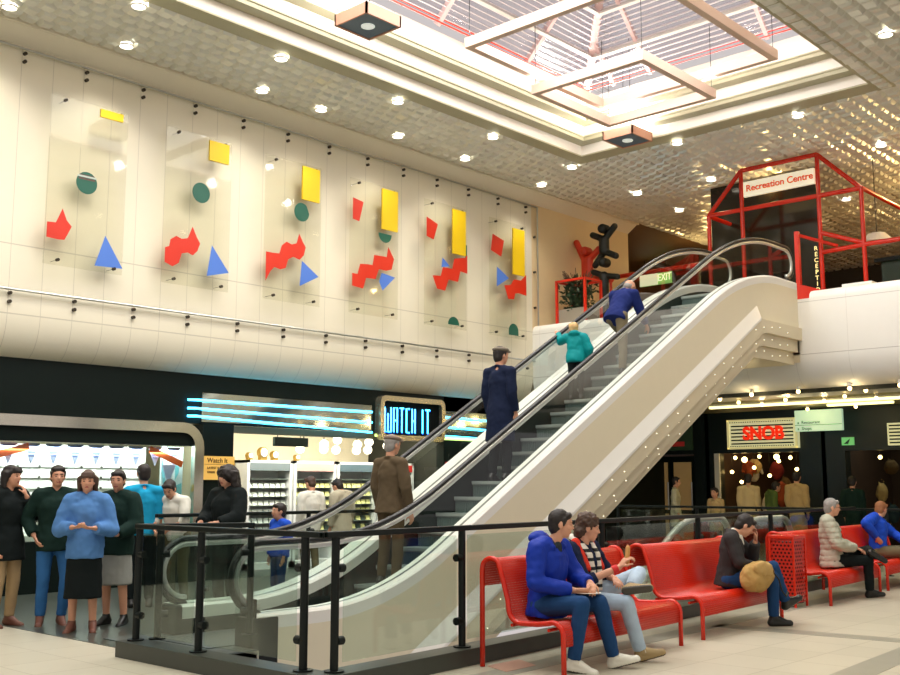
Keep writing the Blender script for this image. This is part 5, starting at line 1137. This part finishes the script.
for k in range(30):
    a = random.random()*6.28; f.tube([(18.9,13.54,5.4),(18.9+.1*math.cos(a),13.54+.12*math.sin(a),5.8),(18.9+.25*math.cos(a),13.54+.4*math.sin(a),6.0+random.random()*.25)],.008,5)
f.build('stems', M('brown_stem', (90,66,40), .7), pc)
ra = M('red_sculpture', (206,58,28), .5); ba = M('black_sculpture', (4,13,8), .5)
def acrobat(nm, lab, X, head, segs, mat, hr=.11):
    t = thing(nm, lab, 'sculpture', (X, head[0], head[1]-1))
    f = MB(); f.cap((X-.07,head[0],head[1]),(X+.07,head[0],head[1]),hr,n=14); f.build('head', mat, t, smooth='all')
    mb = MB()
    for a, c, r in segs: mb.cap((X,a[0],a[1]),(X,c[0],c[1]),r)
    me = remesh(mb, .02, 1)
    for v in me.vertices: v.co -= t.location
    put('figure', me, mat, t)
acrobat('acrobat_sculpture','red acrobat figure with raised arms sitting on the red rail',19.8,(13.95,6.87),[((14.22,7.12),(14.03,6.72),.075),((13.6,6.88),(13.85,6.68),.075),((13.98,6.68),(13.98,6.25),.10),((13.88,6.68),(13.88,6.25),.10),((13.95,6.22),(13.3,6.14),.09)],ra)
acrobat('acrobat_sculpture','black acrobat figure leaping with arms spread high on the upper wall',19.6,(13.31,7.26),[((13.62,7.17),(13.35,7.04),.075),((13.28,7.04),(13.03,7.28),.075),((13.32,7.0),(13.32,6.76),.12),((13.30,6.74),(13.01,6.60),.075),((13.34,6.72),(13.57,6.46),.075)],ba)
acrobat('acrobat_sculpture','black acrobat figure lower down beneath the leaping one',19.6,(13.32,6.49),[((13.62,6.31),(13.36,6.20),.07),((13.30,6.18),(12.98,6.12),.07),((13.34,6.18),(13.35,4.97),.11)],ba)
xs_ = thing('exit_sign', 'lit EXIT sign on the upper floor beyond the escalator', 'sign', (26,15.7,7.2))
f = MB(); f.bx(26,26.06,15.42,16.45,7.22,7.58); f.build('panel', M('exit_panel', (150,200,110), .5, emit=.8, emc=(160,205,110)), xs_); f = MB(); f.bx(25.99,26,15.85,16.45,7.22,7.58); f.build('band', M('exit_pale', (236,232,190), .5, emit=1.2), xs_)
text('EXIT', .30, (25.98,15.62,7.4), SIDE, M('exit_text', (255,250,210), .5, emit=1.5), xs_, sx=.72)
f = MB(); f.cyl((26.03,15.6,7.58),(26.03,15.6,8.0),.012,n=6); f.cyl((26.03,16.3,7.58),(26.03,16.3,8.0),.012,n=6); f.build('rod', blackm, xs_)
pl = thing('pendant_lamp', 'white shaded pendant lamp over the upper counter', 'lamp', (20.6,7.6,6.3))
f = MB(); f.cyl((20.6,7.6,6.22),(20.6,7.6,6.40),.34,.16,n=20); f.build('shade', white, pl); f = MB(); f.cyl((20.6,7.6,6.4),(20.6,7.6,8.0),.01,n=6); f.build('cord', blackm, pl)
ck = thing('counter', 'dark green upper counter behind the white balcony edge', 'counter', (20.8,6.5,UF))
f = MB(); f.bx(20.75,21.4,3.5,7.6,UF,5.85); f.build('body', M('counter_green', (26,54,38), .5), ck); f = MB(); f.bx(20.65,21.5,3.4,7.7,5.85,5.92); f.build('top', dark, ck)
tb = thing('white_box', 'small white box standing on the balcony edge', 'box', (18.9,7.3,UF)); f = MB(); f.bx(18.75,19.05,7.05,7.6,UF,5.13); f.build('body', white, tb, bevel=.01)
f = MB(); f.bx(18.74,18.75,7.1,7.3,4.95,5.08); f.build('label_panel', M('grey_label', (190,190,182), .5), tb)
for k, (x, y, z, e) in enumerate(((23.5,11.0,7.5,22),(24.5,13.4,7.5,40),(22.6,6.6,7.5,150),(20.2,9.6,7.75,16),(27,8.5,7.5,20),(21.5,5.2,7.4,110))):  # globes added to throw gold light patches on the far ceiling
    t = thing('glow_globe', 'added warm globe casting gold patches on the far tiled ceiling', 'ceiling light', (x,y,z), 'added warm globes')
    f = MB(); f.sph((x,y,z),.05,12); f.build('globe', bulbm, t, smooth='all'); f = MB(); f.cyl((x,y,z+.04),(x,y,CZ),.008,n=6); f.build('stem', steel, t)
    l = bpy.data.lights.new('warm_glow', 'POINT'); l.energy = e; l.color = (1,.66,.26); l.shadow_soft_size = .06; lo = bpy.data.objects.new('warm_glow', l); COL.objects.link(lo); lo.location = (x,y,z-.09)

# ------------------------------------------------------------------ light and camera
area('daylight', (8.5,9.0,8.95), (0,0,0), 1000, 13, 4.0, (1,.98,.97))
area('ambient_fill', (0.5,3.5,7.8), (0,0,0), 260, 6, 8, (1,.95,.86))  # both areas are unseen fill, added to lift the general ambient
area('ambient_fill', (9,0,7.8), (0,0,0), 230, 9, 4, (1,.95,.86))
w = bpy.data.worlds.new('sky'); S.world = w; w.use_nodes = True
bg = w.node_tree.nodes['Background']; bg.inputs[0].default_value = lin((216,208,207)); bg.inputs[1].default_value = 1.0
f_px, hy, pyc = 1060.0, 486.0, 337.5
th = math.atan((hy-pyc)/f_px); fh = math.hypot(f_px, hy-pyc); al = math.atan(986/fh)
cam = bpy.data.cameras.new('camera'); co = bpy.data.objects.new('camera', cam); COL.objects.link(co)
cam.sensor_width = 36; cam.lens = f_px/900*36; cam.clip_end = 200; cam.clip_start = .1
# heading: X axis vanishes to the right, so the view looks al degrees round from +X towards +Y
co.location = (0,0,1.5); co.rotation_euler = (PI/2 + th, 0, al - PI/2)
S.camera = co
vs_ = S.view_settings; S.display_settings.display_device = 'sRGB'
vs_.view_transform = 'Standard'; vs_.look = 'None'; vs_.gamma = 1; vs_.exposure = -0.12; vs_.use_curve_mapping = False
S.cycles.max_bounces = 8; S.cycles.transparent_max_bounces = 16; S.cycles.use_denoising = True
S.cycles.sample_clamp_indirect = 6; S.cycles.caustics_reflective = False; S.cycles.caustics_refractive = False
